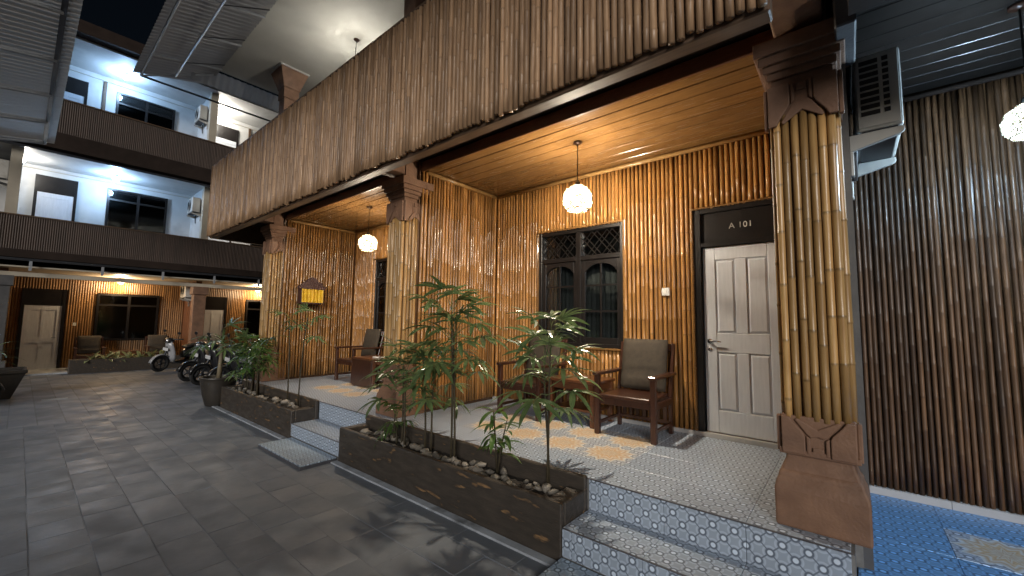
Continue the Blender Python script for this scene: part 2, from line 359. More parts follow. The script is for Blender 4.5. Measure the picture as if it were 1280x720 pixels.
def clad_mesh(parent, p0, p1, nrm, z0, z1, pitch, mk, holes=(), name='bamboo_cladding', segs=True):
    b = MB(); b.t = []; rg = random.Random(len(bpy.data.meshes))
    p0, p1, nrm = Vector((*p0, 0)), Vector((*p1, 0)), Vector((*nrm, 0)); W = (p1-p0).length; n = round(W/pitch); d = (p1-p0)/n; r = pitch/2
    for i in range(n):
        c = p0 + d*(i+.5); u = (c-p0).length
        for (a, e) in spans(u, z0, z1, holes):
            zs = [a]
            while segs and zs[-1]+.9 < e: zs.append(min(e, zs[-1]+rg.uniform(.5, 1.3)))
            if zs[-1] < e: zs.append(e)
            for s, t2 in zip(zs, zs[1:]):
                tn = rg.uniform(.8, 1.18) if mk == 'bamboo_far' else rg.uniform(.65, 1.3); k = len(b.v)
                for z in (s, t2):
                    for an in (0, 45, 90, 135, 180):
                        q = c + d.normalized()*(-r*math.cos(R(an))) + nrm*(r*math.sin(R(an)))
                        b.v.append((q.x, q.y, z)); b.t.append(tn)
                for j in range(4): b.f.append((k+j, k+j+1, k+6+j, k+5+j)); b.mi.append(0)
    o = b.build(name, M[mk], parent); o['kind'] = 'stuff'; return o

# ================================================================== GROUND
G = MB().box(-120, 60, -60, 90, -.3, -.004)
ground = G.build('courtyard_ground', M['ground']); tag(ground, 'dark slate paved courtyard lane between the buildings', 'ground', kind='structure')
pv = []
for k in range(6):
    pv.append(MB())
for row in range(13):
    y0 = -1.34 + row*.3
    x = -9.6 - random.uniform(0, .5)
    while x < .6:
        w = random.choice((.34, .46, .46, .60)); xe = min(x+w, .6); y1 = min(y0+.3, 2.455)
        if xe-x > .1 and y1-y0 > .08 and not (x > -.4 and y0 < .3):
            gx = .0025; dz = random.uniform(-.002, .002)
            b = MB(); hw, hh = (xe-x)/2-gx/2, (y1-y0)/2-gx/2
            b.add([(-hw,-hh,-.03),(hw,-hh,-.03),(hw,hh,-.03),(-hw,hh,-.03),(-hw,-hh,-.006),(hw,-hh,-.006),(hw,hh,-.006),(-hw,hh,-.006),
                   (-hw+.004,-hh+.004,-.001),(hw-.004,-hh+.004,-.001),(hw-.004,hh-.004,-.001),(-hw+.004,hh-.004,-.001)],
                  [(3,2,1,0),(0,1,5,4),(1,2,6,5),(2,3,7,6),(3,0,4,7),(4,5,9,8),(5,6,10,9),(6,7,11,10),(7,4,8,11),(8,9,10,11)])
            o = b.build('paving_stone', M['pave'], ground); o.location = ((x+xe)/2, (y0+y1)/2, dz); o.rotation_euler = (random.uniform(-.004, .004), random.uniform(-.004, .004), 0)
        x = xe
MB().box(-9.6, -6.10, 2.46, 2.54, -.03, .012).box(-4.79, -1.63, 2.46, 2.54, -.03, .012).build('cement_edging', M['cement'], ground, bev=.004)

lw = MB().box(-2.6, 5.0, -2.3, -2.12, -.03, 1.0).build('added_shade_wall', M['greywall'], None, bev=.01)  # out of view; added to cast shade over the near lane ground
tag(lw, 'unseen low wall added to shade the near ground of the lane', 'wall', kind='structure')
mk_ = MB().box(-12.58, -12.42, .40, .76, -.0035, .004).build('painted_mark', M['cement'], ground)
# ================================================================== TERRACE, STEPS
TZ, PZ, SZ, LZ = .47, .24, .22, .045
terrace = MB().box(-9.3, -.035, 2.945, 4.90, -.03, TZ-.012).box(-.035, .0, 3.33, 4.9, -.03, TZ-.012).build('terrace', M['grout'])
tag(terrace, 'raised veranda floor of patterned grey tiles with orange rosettes', 'terrace', kind='structure')
TM = {}
def tile(parent, cx, cy, cz, w, h, rot=(0, 0, 0), ros=False, var=''):
    key = (round(w, 3), round(h, 3), ros, var)
    if key not in TM:
        a, b_ = w/2-.0015, h/2-.0015; c = .003
        mb = MB().add([(-a,-b_,-.012),(a,-b_,-.012),(a,b_,-.012),(-a,b_,-.012),(-a,-b_,-.002),(a,-b_,-.002),(a,b_,-.002),(-a,b_,-.002),
                       (-a+c,-b_+c,0),(a-c,-b_+c,0),(a-c,b_-c,0),(-a+c,b_-c,0)],
                      [(3,2,1,0),(0,1,5,4),(1,2,6,5),(2,3,7,6),(3,0,4,7),(4,5,9,8),(5,6,10,9),(6,7,11,10),(7,4,8,11),(8,9,10,11)])
        TM[key] = mb.mesh('tile', M[('tile_'+var+('r' if ros else '')) if (var or ros) else 'tile'])
    return inst('tile', TM[key], parent, (cx, cy, cz), rot)
YR = [(2.945, 3.37), (3.37, 3.87), (3.87, 4.37), (4.37, 4.87)]
xs = [-.05-.5*k for k in range(20)]
for i in range(len(xs)-1):
    xa, xb = max(xs[i+1], -9.3), xs[i]
    if xb-xa < .05: continue
    for j, (ya, yb) in enumerate(YR):
        c = round((xa+xb)/2, 2)
        ros = j in (1, 2) and c in (-1.8, -2.3, -2.8, -3.3, -6.3, -6.8, -7.3)
        tile(terrace, (xa+xb)/2, (ya+yb)/2, TZ, xb-xa, yb-ya, ros=ros)
    # front riser tiles
    for lo, hi_ in ((-6.12, -4.77), (-1.63, -.04)):
        ra, rb = max(xa, lo), min(xb, hi_)
        if rb-ra > .03: tile(terrace, (ra+rb)/2, 2.933, (TZ+SZ)/2-.004, rb-ra, TZ-SZ-.008, (R(90), 0, 0))
MB().box(-9.3, -.035, 2.931, 2.944, TZ-.006, TZ-.0005).build('nosing', M['edge'], terrace)
# lower floor of the passage beside the terrace, continuous with the step in front of it
passage = MB().box(-.03, 3.6, 2.56, 4.90, -.03, PZ-.012).box(-1.63, -.03, 2.56, 2.94, -.03, PZ-.012).build('passage_floor', M['grout'])
tag(passage, 'lower patterned tile floor of the passage beside the terrace', 'floor', kind='structure')
for i in range(8):
    xa, xb = -.05+.5*i, .45+.5*i
    if i == 0: xa = -.03
    for j, (ya, yb) in enumerate([(2.56, 2.87)]+[(2.87, 3.37)]+YR[1:]):
        tile(passage, (xa+xb)/2, (ya+yb)/2, PZ, xb-xa, yb-ya, ros=(j == 3 and i in (1, 3)), var='b')
for i in range(7):
    xb = -.032 if i == 0 else .45-.5*i; xa = max(-.05-.5*i, -1.63)
    if xb-xa < .03: continue
    tile(passage, (xa+xb)/2, 2.745, PZ, xb-xa, .37)
for i in range(11):
    xa = max(-1.63, -2.05+.5*i); xb = -1.55+.5*i
    if xb-xa < .03: continue
    tile(passage, (xa+xb)/2, 2.548, (PZ+LZ)/2, xb-xa, PZ-LZ-.006, (R(90), 0, 0))
MB().box(-1.63, 3.6, 2.546, 2.559, PZ-.006, PZ-.0005).build('nosing', M['edge'], passage)
slab1 = MB().box(-1.63, 2.5, 2.13, 2.545, -.03, LZ-.012).build('lower_step', M['edge']); tag(slab1, 'thin tiled slab at the foot of the steps beside the passage', 'step', kind='structure')
for i in range(8):
    xa, xb = -1.63+.5*i, -1.13+.5*i; tile(slab1, (xa+xb)/2, 2.337, LZ, .5, .415, var='p')
step2 = MB().box(-6.12, -4.77, 2.56, 2.93, -.03, SZ-.012).build('step', M['grout']); tag(step2, 'tiled step between the two planter boxes', 'step', kind='structure')
for xa, xb in ((-6.12, -5.62), (-5.62, -5.12), (-5.12, -4.77)):
    tile(step2, (xa+xb)/2, 2.745, SZ, xb-xa, .37); tile(step2, (xa+xb)/2, 2.548, (SZ+LZ)/2, xb-xa, SZ-LZ-.006, (R(90), 0, 0))
MB().box(-6.12, -4.77, 2.546, 2.559, SZ-.006, SZ-.0005).build('nosing', M['edge'], step2)
slab2 = MB().box(-6.05, -4.80, 2.12, 2.54, -.03, LZ-.012).build('lower_step', M['edge']); tag(slab2, 'thin tiled slab at the foot of the step between planters', 'step', kind='structure')
for xa, xb in ((-6.05, -5.55), (-5.55, -5.05), (-5.05, -4.80)): tile(slab2, (xa+xb)/2, 2.33, LZ, xb-xa, .42, var='p')

# ================================================================== MAIN BUILDING
bld = empty('guesthouse_building', (-4.6, 5.0, 0), label='bamboo clad guesthouse building with verandas, carved pillars and wooden ceilings', cat='building')
class Off:                                      # builds world-coordinate meshes under the building's base
    pass
def bpart(mb, name, mk, bev=0, parent=None, smooth=False):
    o = mb.build(name, M[mk] if isinstance(mk, str) else mk, None, bev=bev, smooth=smooth)
    o.parent = parent or bld
    if parent is None: o.matrix_parent_inverse = bld.matrix_basis.inverted()
    return o
bpy.context.view_layer.update()
RW, CZ = 4.87, 3.73
# rear wall, around the openings (two rooms and the passage)
def opening_boxes(mb, x0, x1, y0, y1, z0, z1, holes):
    xsx = sorted({x0, x1, *[h[0] for h in holes], *[h[1] for h in holes]})
    for a, b in zip(xsx, xsx[1:]):
        for s, e in spans((a+b)/2, z0, z1, holes): mb.box(a, b, y0, y1, s, e)
WIN = (-3.53, -2.20, 1.36, 2.99); DOOR = (-1.347, -.43, TZ, 2.985)
for off, hi in ((0, 0), (-4.4, 1)):
    holes = [(WIN[0]+off, WIN[1]+off, WIN[2], WIN[3]), (DOOR[0]+off, DOOR[1]+off, DOOR[2], DOOR[3])]
    x0, x1 = -4.42+off, (0.0 if hi == 0 else -4.42)
    mb = MB(); opening_boxes(mb, x0, x1, RW+.03, RW+.20, 0.0 if hi == 0 else 0, CZ+.3, holes)
    wall = bpart(mb, 'wall', 'trim')
    px0, px1 = (-4.37+off, -.03) if hi == 0 else (-8.77, -6.3)
    hs = [(h[0]-px0, h[1]-px0, h[2], h[3]) for h in holes]
    clad_poles(wall, (px0, RW+.004), (px1, RW+.004), TZ+.045, CZ-.02, .054, .0238, 'bamboo', hs)
    if hi: clad_mesh(wall, (-6.3, RW+.03), (-4.8, RW+.03), (0, -1), TZ+.045, CZ-.02, .058, 'bamboo', [(a-2.47, b-2.47, c, d) for a, b, c, d in hs])
    # tiled baseboard
    for k in range(9):
        xa = x0+.03+k*.5; xb = min(xa+.497, x1)
        if DOOR[0]+off < (xa+xb)/2 < DOOR[1]+off: pass
        MB().box(xa, xb, RW-.032, RW+.03, TZ+.001, TZ+.045).build('baseboard', M['baseboard'], wall)
    # horizontal bamboo cornice
    MB().tube([(x0+.05, RW-.035, CZ-.03), (x1-.05, RW-.035, CZ-.03)], .028, 8).build('cornice', M['cornice'], wall, smooth=True)
    # light trim strips round the window
    t = MB(); a, b, c, d = WIN; a += off; b += off
    t.box(a-.03, b+.03, RW-.03, RW+.02, d, d+.022).box(a-.025, a, RW-.028, RW+.02, c, d).box(b, b+.025, RW-.028, RW+.02, c, d).box(a-.04, b+.04, RW-.045, RW+.02, c-.025, c)
    t.build('window_trim', M['bamboo_pillar'] if False else M['plank'], wall, bev=.004)
    t = MB(); a, b = DOOR[0]+off, DOOR[1]+off
    t.box(a-.02, b+.02, RW-.03, RW+.02, DOOR[3], DOOR[3]+.02).box(a-.02, a, RW-.028, RW+.02, TZ+.045, DOOR[3])
    t.build('door_trim', M['plank'], wall, bev=.004)
def window(off):
    a, b, c, d = WIN; a += off; b += off
    w = MB().box(a, a+.05, RW+.0, RW+.12, c, d).box(b-.05, b, RW, RW+.12, c, d).box(a+.05, b-.05, RW, RW+.12, c, c+.05).box(a+.05, b-.05, RW, RW+.12, d-.05, d)
    zt = d-.42; mid = (a+b)/2
    w.box(mid-.035, mid+.035, RW+.002, RW+.11, c+.05, d-.05).box(a+.05, mid-.035, RW+.004, RW+.11, zt-.03, zt+.03).box(mid+.035, b-.05, RW+.004, RW+.11, zt-.03, zt+.03)
    win = bpart(w, 'window', 'black', bev=.004)
    for (xa, xb) in ((a+.05, mid-.035), (mid+.035, b-.05)):
        s = MB(); za, zb = c+.05, zt-.03; st = .055
        s.box(xa, xa+st, RW+.03, RW+.075, za, zb).box(xb-st, xb, RW+.03, RW+.075, za, zb).box(xa+st, xb-st, RW+.03, RW+.075, za, za+.08)
        # arched head
        n = 10; xl, xr = xa+st, xb-st; poly = [(xl, zb), (xr, zb)]
        for i in range(n+1):
            q = 1-i/n; x = xl+(xr-xl)*q; e = abs(2*q-1)
            poly.append((x, zb-.06-.11*e**3.0))
        s.prism([(p[0], p[1]) for p in poly], (0, RW+.03, 0), (1, 0, 0), (0, 0, 1), (0, .045, 0))
        s.build('sash', M['black'], win, bev=.003)
        u = MB(); xm = (xl+xr)/2; H = zb-za-.08
        u.box(xm-.012, xm+.012, RW+.04, RW+.065, za+.08, zb-.05)
        for k in (1, 2): u.box(xl, xr, RW+.042, RW+.063, za+.08+H*.333*k-.012, za+.08+H*.333*k+.012)
        u.build('muntin', M['black'], win)
        for k in range(3):
            for (pa, pb) in ((xl, xm-.012), (xm+.012, xr)):
                z0 = za+.08+H*.333*k+(.012 if k else 0); z1 = za+.08+H*.333*(k+1)-.012 if k < 2 else zb-.05
                MB().box(pa, pb, RW+.050, RW+.055, z0, z1).build('pane', M['glass'], win)
        # fretwork transom light
        q = MB(); za2, zb2 = zt+.03, d-.05; w_ = xb-xa; h_ = zb2-za2
        k = -4
        for i in range(-8, 20):
            for sgn in (1, -1):
                x_s = xa+i*.075; pts = []
                lo, hi_ = 0., h_
                if sgn > 0: p = [(x_s, za2), (x_s+h_*.9, zb2)]
                else: p = [(x_s+h_*.9, za2), (x_s, zb2)]
                (x1_, z1_), (x2_, z2_) = p
                def cut(x1_, z1_, x2_, z2_):
                    t0, t1 = 0, 1; dx = x2_-x1_
                    for lim, s_ in ((xa, 1), (xb, -1)):
                        f = (lim-x1_)/dx
                        if dx*s_ > 0: t0 = max(t0, f)
                        else: t1 = min(t1, f)
                    return t0, t1
                t0, t1 = cut(x1_, z1_, x2_, z2_)
                if t1-t0 > .15 and (i % 3 != (0 if sgn > 0 else 1)):
                    q.tube([(x1_+(x2_-x1_)*t0, RW+.05+.006*sgn, z1_+(z2_-z1_)*t0), (x1_+(x2_-x1_)*t1, RW+.05+.006*sgn, z1_+(z2_-z1_)*t1)], .006, 4)
        q.build('fretwork', M['black'], win)
        MB().box(xa, xb, RW+.066, RW+.070, za2, zb2).build('pane', M['glass'], win)
    # curtain and dark room behind
    cu = MB(); n = 60
    for i in range(n+1):
        x = a+.02+(b-a-.04)*i/n; yy = RW+.20+.015*math.sin(i*1.9)+.008*math.sin(i*.7)
        cu.v += [(x, yy, c+.02), (x, yy, d-.45)]
    cu.f = [(2*i, 2*i+2, 2*i+3, 2*i+1) for i in range(n)]; cu.mi = [0]*n
    cu.build('curtain', M['curtain'], win)
    MB().box(a-.2, b+.2, RW+.35, RW+.40, c-.2, d+.2).build('room_back', M['interior'], win)
    return win
window(0); window(-4.4)
def door(off, number):
    a, b, c, d = DOOR; a += off; b += off
    f = MB().box(a, a+.075, RW-.005, RW+.12, c, d).box(b-.075, b, RW-.005, RW+.12, c, d).box(a+.075, b-.075, RW-.003, RW+.12, 2.55, 2.60).box(a+.075, b-.075, RW-.003, RW+.12, d-.05, d).box(a+.075, b-.075, RW+.03, RW+.1, 2.60, d-.05)
    dr = bpart(f, 'door', 'black', bev=.003)
    xl, xr, zb, zt = a+.085, b-.08, c+.05, 2.548
    lf = MB().box(xl, xr, RW+.055, RW+.075, zb, zt)
    W = xr-xl; st = .125
    yf0, yf1 = RW+.035, RW+.055
    zs = [zb, zb+.24, zb+.86, zb+1.07, zt-.15, zt]
    lf.box(xl, xl+st, yf0, yf1, zb, zt).box(xr-st, xr, yf0, yf1, zb, zt)
    xm = (xl+xr)/2
    for z0, z1 in ((zs[0], zs[1]), (zs[2], zs[3]), (zs[4], zs[5])): lf.box(xl+st, xr-st, yf0, yf1, z0, z1)
    for z0, z1 in ((zs[1], zs[2]), (zs[3], zs[4])): lf.box(xm-.055, xm+.055, yf0, yf1, z0, z1)
    leaf = lf.build('door_leaf', M['doorwhite'], dr, bev=.006)
    for z0, z1 in ((zs[1], zs[2]), (zs[3], zs[4])):
        for x0, x1 in ((xl+st, xm-.055), (xm+.055, xr-st)):
            g = .028; p = MB(); y0, y1 = RW+.038, RW+.054
            p.add([(x0+.006, y1, z0+.006), (x1-.006, y1, z0+.006), (x1-.006, y1, z1-.006), (x0+.006, y1, z1-.006), (x0+g, y0, z0+g), (x1-g, y0, z0+g), (x1-g, y0, z1-g), (x0+g, y0, z1-g)],
                  [(0,1,5,4),(1,2,6,5),(2,3,7,6),(3,0,4,7),(4,5,6,7)])
            p.build('door_panel', M['doorwhite'], dr)
    MB().box(xl-.005, xr+.005, RW+.0, RW+.08, c+.003, c+.042).build('threshold', M['tablewood'], dr)
    h = MB(); hx, hz = xl+.055, 1.50
    h.tube([(hx, RW+.035, hz), (hx, RW-.004, hz), (hx+.012, RW-.013, hz), (hx+.05, RW-.016, hz), (hx+.12, RW-.012, hz-.004)], [.012, .011, .011, .010, .008], 8)
    MB().tube([(hx, RW+.036, hz-.09), (hx, RW+.026, hz-.09)], .021, 12).build('keyhole', M['chrome'], dr, smooth=True)
    MB().tube([(hx, RW+.036, hz), (hx, RW+.028, hz)], .026, 14).build('handle_rose', M['chrome'], dr, smooth=True)
    h.build('handle', M['chrome'], dr, smooth=True)
    if number:
        for nm, tx, xo in (('room_letter', number[0], -.985), ('room_number', number[2:], -.895)):
            cu = bpy.data.curves.new(nm, 'FONT'); cu.body = tx; cu.size = .088; cu.extrude = .002; cu.space_character = 1.08; cu.materials.append(M['text'])
            o = bpy.data.objects.new(nm, cu); COL.objects.link(o); bpy.context.view_layer.update()
            me = bpy.data.meshes.new_from_object(o); bpy.data.objects.remove(o); me.name = nm
            o = bpy.data.objects.new(nm, me); COL.objects.link(o); o.parent = dr; o.location = (xo+off, RW+.026, 2.735); o.rotation_euler = (R(90), 0, 0)
            if nm == 'room_number': o['kind'] = 'stuff'
    return dr
door(0, 'A 101'); door(-4.4, None)
# right passage wall (dark bamboo) in the same plane, and the plain end of the partition
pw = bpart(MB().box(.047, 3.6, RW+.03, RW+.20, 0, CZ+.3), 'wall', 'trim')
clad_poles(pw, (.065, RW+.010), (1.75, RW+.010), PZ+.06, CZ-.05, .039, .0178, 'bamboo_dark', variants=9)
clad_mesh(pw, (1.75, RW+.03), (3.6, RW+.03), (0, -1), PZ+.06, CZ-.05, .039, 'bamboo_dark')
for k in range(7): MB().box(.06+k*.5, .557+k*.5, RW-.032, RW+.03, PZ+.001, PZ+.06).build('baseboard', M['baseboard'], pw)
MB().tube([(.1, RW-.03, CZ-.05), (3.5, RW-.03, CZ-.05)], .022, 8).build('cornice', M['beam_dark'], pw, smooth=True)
# partitions between the rooms
for i, xo in enumerate((0, -4.4, -8.8)):
    if i == 0:
        p = bpart(MB().box(-.30, .045, 3.34, RW+.2, 0, CZ+.2), 'partition', 'greywall')
        clad_poles(p, (-.326, 3.50), (-.326, RW-.03), TZ+.045, CZ-.02, .056, .0235, 'bamboo')
    else:
        p = bpart(MB().box(xo-.18, xo-.005, 3.32, RW+.2, 0, CZ+.3), 'partition', 'trim')
        clad_poles(p, (xo+.02, 3.34), (xo+.02, RW-.03), TZ+.045, CZ-.02, .054, .0225, 'bamboo')
        if i == 2: clad_mesh(p, (xo-.18, 5.0), (xo-.18, 3.5), (-1, 0), .05, CZ, .056, 'bamboo')
        MB().tube([(xo+.035, 3.42, CZ-.03), (xo+.035, RW-.02, CZ-.03)], .028, 8).build('cornice', M['cornice'], p, smooth=True)
# side wall of the building past the last room
bpart(MB().box(-9.0, -8.8, 5.07, 12, 0, CZ+.3), 'wall', 'trim')
# plank ceilings
for off in (0, -4.4):
    x0, x1 = -4.40+off, (0.05 if off == 0 else -4.41)
    if off == 0: x1 = -.30
    cl = bpart(MB().box(x0, x1, 3.36, RW+.03, CZ+.012, CZ+.05), 'ceiling', 'beam_dark')
    n = 8; ya = 3.36
    for k in range(n):
        y0 = ya+(RW-ya)*k/n; y1 = ya+(RW-ya)*(k+1)/n
        b = MB(); c = .008
        b.add([(x0, y0+.003, CZ+.012), (x1, y0+.003, CZ+.012), (x1, y1-.003, CZ+.012), (x0, y1-.003, CZ+.012), (x0, y0+c+.003, CZ), (x1, y0+c+.003, CZ), (x1, y1-c-.003, CZ), (x0, y1-c-.003, CZ)],
              [(0,1,5,4),(1,2,6,5),(2,3,7,6),(3,0,4,7),(4,5,6,7)])
        b.build('plank', M['plank'], cl)
    MB().box(x0, x1, 3.33, 3.36, CZ-.03, CZ+.10).build('ceiling_trim', M['tablewood'], cl, bev=.004)
# passage ceiling of dark planks
bpart(MB().box(.06, 3.6, 2.45, 2.62, 3.28, CZ+.4), 'beam', 'beam_dark')  # header beam added, hung low to shade the upper wall and air conditioner
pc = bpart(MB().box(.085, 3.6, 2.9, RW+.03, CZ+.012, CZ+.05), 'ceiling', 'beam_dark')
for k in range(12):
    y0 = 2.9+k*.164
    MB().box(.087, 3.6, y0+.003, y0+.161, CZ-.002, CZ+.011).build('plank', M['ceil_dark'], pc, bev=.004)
# slab over the veranda front, recess and fascia
bpart(MB().box(-10.7, 3.6, 2.66, 3.33, CZ+.12, CZ+.42).box(-10.7, 3.6, 3.33, 8.0, CZ+.13, CZ+.42).box(-10.7, -9.2, 2.66, 9, CZ+.10, CZ+.119), 'slab', 'beam_dark')
bpart(MB().box(-10.78, -.27, 2.535, 2.66, 3.43, 3.86), 'fascia_beam', 'fascia', bev=.01)
bpart(MB().box(-10.78, -10.66, 2.66, 9.0, 3.43, 3.86), 'fascia_beam', 'fascia', bev=.01)
# carved pillars
def relief(mb, cx, cy, hw, z0, z1, up=1):
    """carved plates on the four sides of a block; up=1 opens its notch upwards, -1 downwards"""
    zf = (lambda t: z0+(z1-z0)*t) if up > 0 else (lambda t: z1-(z1-z0)*t)
    for dx, dy in ((0, -1), (1, 0), (-1, 0), (0, 1)):
        u = Vector((-dy, dx, 0)); nrm = Vector((dx, dy, 0)); o = Vector((cx, cy, 0))+nrm*hw
        for s in (-1, 1):
            poly = [(s*1.0, .03), (s*.34, .03), (s*.34, .50), (s*.40, .60), (s*.66, .84), (s*.76, .97), (s*1.0, .97)]
            mb.prism([(p[0]*hw*.985, zf(p[1])) for p in poly], o, u, (0, 0, 1), nrm*.024)
            mb.prism([(s*.20*hw, zf(.05)), (s*.31*hw, zf(.05)), (s*.31*hw, zf(.52)), (s*.20*hw, zf(.46))], o, u, (0, 0, 1), nrm*.016)
        poly = [(-.30, .56), (-.18, .47), (0, .52), (.18, .47), (.30, .56), (.62, .90), (.55, .95), (0, .70), (-.55, .95), (-.62, .90)]
        mb.prism([(p[0]*hw, zf(p[1])) for p in poly], o, u, (0, 0, 1), nrm*.013)
        mb.prism([(-.15*hw, zf(.05)), (.15*hw, zf(.05)), (.15*hw, zf(.24)), (-.15*hw, zf(.24))], o, u, (0, 0, 1), nrm*.012)
def pillar(cx, cy, z0, zs0, zs1, ztop, core=.165, faces=('f', 'l', 'r'), parent=None, poles=True):
    p = bpart(MB().box(cx-core+.02, cx+core-.02, cy-core+.02, cy+core-.02, z0, ztop), 'pillar', 'carved')
    b = MB().lathe([(.222, z0), (.225, z0+.02), (.226, z0+.22), (.218, z0+.26), (.205, z0+.29), (.203, z0+.315), (.188, z0+.33), (.176, z0+.37), (.166, z0+.40), (.165, z0+.43)], c=(cx, cy), square=True)
    b.build('base', M['carved'], p, bev=.012, seg=2)
    zb0 = z0+.43
    q = MB().box(cx-.182, cx+.182, cy-.182, cy+.182, zb0, zs0-.01); relief(q, cx, cy, .182, zb0, zs0-.01, 1)
    q.box(cx-.195, cx+.195, cy-.195, cy+.195, zb0-.004, zb0+.03)
    q.build('plinth', M['carved'], p, bev=.006, seg=2)
    if poles:
        fc = {'f': ((cx-core, cy-core), (cx+core, cy-core)), 'r': ((cx+core, cy-core+.03), (cx+core, cy+core)), 'l': ((cx-core, cy+core), (cx-core, cy-core+.03))}
        for k in faces: clad_poles(p, *fc[k], zs0-.03, zs1+.06, .0475, .0226, 'bamboo_pillar', jit=.006, variants=14)
    c = MB().box(cx-.184, cx+.184, cy-.184, cy+.184, zs1+.055, zs1+.27); relief(c, cx, cy, .184, zs1-.02, zs1+.27, -1)
    z = zs1+.27
    for i, (hw, h) in enumerate(((.165, .05), (.185, .05), (.205, .05), (.228, .06), (.25, .09))):
        c.box(cx-hw, cx+hw, cy-hw, cy+hw, z-.002*i, z+h); z += h
    c.build('capital', M['carved'], p, bev=.008, seg=2)
    return p
for i, xo in enumerate((-.18, -4.60, -9.0)):
    p = pillar(xo, 3.275, TZ, 1.14, 2.99, CZ+.12)
    MB().box(xo-.14, xo+.13, 2.40 if i == 0 else 2.665, 3.30, 3.62, 3.93).build('corbel', M['carved'], p, bev=.015, seg=2)
# lower dark beam end over the pillar beside the passage
bpart(MB().box(.0, .10, 2.9, 3.4, CZ-.32, CZ+.11), 'beam', 'greywall', bev=.01)
# ---- upper storey
UF, UC = 4.15, 6.92
bpart(MB().box(-10.7, 3.6, 5.0, 5.2, UF, UC+.1), 'wall', 'white')
up = bpart(MB().box(-10.10, -4.85, 2.24, 5.2, UC, UC+.08), 'ceiling', 'upceil')
bpart(MB().box(-4.85, 3.6, 2.24, 5.2, UC, UC+.08), 'ceiling', 'upceil')
bpart(MB().box(-4.85, -4.60, 2.3, 5.0, UC-.42, UC-.002), 'beam', 'carved')
for xo in (-9.02, -4.60, -.18):
    q = MB().box(xo-.13, xo+.13, 3.32-.13, 3.32+.13, UF, UC)
    q.lathe([(.15, UC-.62), (.15, UC-.42), (.16, UC-.40)], c=(xo, 3.32), square=True)
    q.lathe([(.165, UC-.40), (.17, UC-.36), (.24, UC-.14), (.275, UC-.03)], c=(xo, 3.32), square=True)
    pu = bpart(q, 'pillar', 'carved', bev=.006)
    MB().box(xo-.29, xo+.29, 3.03, 3.61, UC-.03, UC-.001).build('cap_plate', M['white'], pu)
# roof above
bpart(MB().prism([(1.6, UC+.1), (9.5, UC+2.6), (9.5, UC+2.75), (1.6, UC+.25)], (-10.3, 0, 0), (0, 1, 0), (0, 0, 1), (14, 0, 0)), 'roof', 'beam_dark')

# balcony parapet of bamboo
par = empty('balcony_parapet', (-5.5, 2.5, 3.46), label='long weathered bamboo balcony parapet above the veranda pillars', cat='balcony')
bpy.context.view_layer.update()
back = MB().box(-10.76, -.34, 2.535, 2.58, 3.87, 5.0).build('backing_board', M['fascia'], par); back.matrix_parent_inverse = par.matrix_basis.inverted()
rail = MB().box(-10.8, -.27, 2.49, 2.60, 5.02, 5.06).build('top_rail', M['fascia'], par, bev=.008); rail.matrix_parent_inverse = par.matrix_basis.inverted()
hold = empty('bamboo_row', (0, 0, 0), parent=par); bpy.data.objects.remove(hold)
n = 191
for i in range(n):
    x = -10.78+(10.78-.27)*(i+.5)/n
    me = pole_mesh(1.56, .0245, 'bamboo_grey', i*7 % 9)
    q = random.uniform(.88, 1.08)
    o = inst('bamboo_pole', me, par, (x+5.5+random.uniform(-.004, .004), .0, random.uniform(-.022, .014)), (random.uniform(-.003, .003), random.uniform(-.006, .006), random.uniform(0, 6.28)), (q, q, 1))
ret = clad_mesh(par, (-5.29, 6.0), (-5.29, .03), (-1, 0), .0, 1.56, .055, 'bamboo_grey')

# ================================================================== CANOPIES
def corrugated(x0, x1, y0, z0, y1, z1, pitch=.12, amp=.018):
    b = MB(); n = int((x1-x0)/pitch*6)
    for i in range(n+1):
        x = x0+(x1-x0)*i/n; dz = amp*math.sin(2*math.pi*(x-x0)/pitch)
        for k in range(3): t = k/2; b.v.append((x, y0+(y1-y0)*t, z0+(z1-z0)*t+dz))
    for i in range(n):
        for k in range(2): b.f.append((3*i+k, 3*i+3+k, 3*i+4+k, 3*i+1+k)); b.mi.append(0)
    return b
can = empty('awning', (-6, 1.7, 6.5), label='grey corrugated awning on steel pipes along the guesthouse roof edge', cat='awning')
ci = Matrix.Translation((6, -1.7, -6.5))
def cpart(mb, name, mk, parent, inv, **kw):
    o = mb.build(name, M[mk], parent, **kw); o.matrix_parent_inverse = inv; return o
cpart(corrugated(-10.75, 2.5, 1.08, 6.53, 2.30, 6.84), 'corrugated_sheet', 'sheet2', can, ci, smooth=True)
cpart(MB().tube([(-10.72, 1.2, 6.5), (2.5, 1.2, 6.5)], .022, 8).tube([(-10.72, 1.2, 6.5), (-10.72, 4.2, 6.5)], .022, 8), 'pipe', 'darkmetal', can, ci, smooth=True)
cpart(MB().tube([(-10.4, 1.68, 6.60), (2.5, 1.68, 6.60)], .018, 8), 'pipe', 'metal', can, ci, smooth=True)
for k in range(10):
    x = -9.7+k*1.15
    cpart(MB().tube([(x, 1.2, 6.5), (x, 2.28, 6.76)], .02, 6), 'rafter', 'metal', can, ci)
    cpart(MB().tube([(x, 1.68, 6.60), (x+.3, 2.25, 6.72)], .009, 5), 'brace', 'darkmetal', can, ci)
cpart(MB().tube([(-10.72, 1.2, 6.5), (-10.12, 2.24, 6.80)], .02, 6), 'rafter', 'metal', can, ci)
cpart(MB().tube([(-10.72, 4.0, 6.5), (-10.1, 4.0, 6.9)], .02, 6), 'rafter', 'metal', can, ci)
sk = MB(); n = 150                                  # corrugated skirt at the end of the ceiling
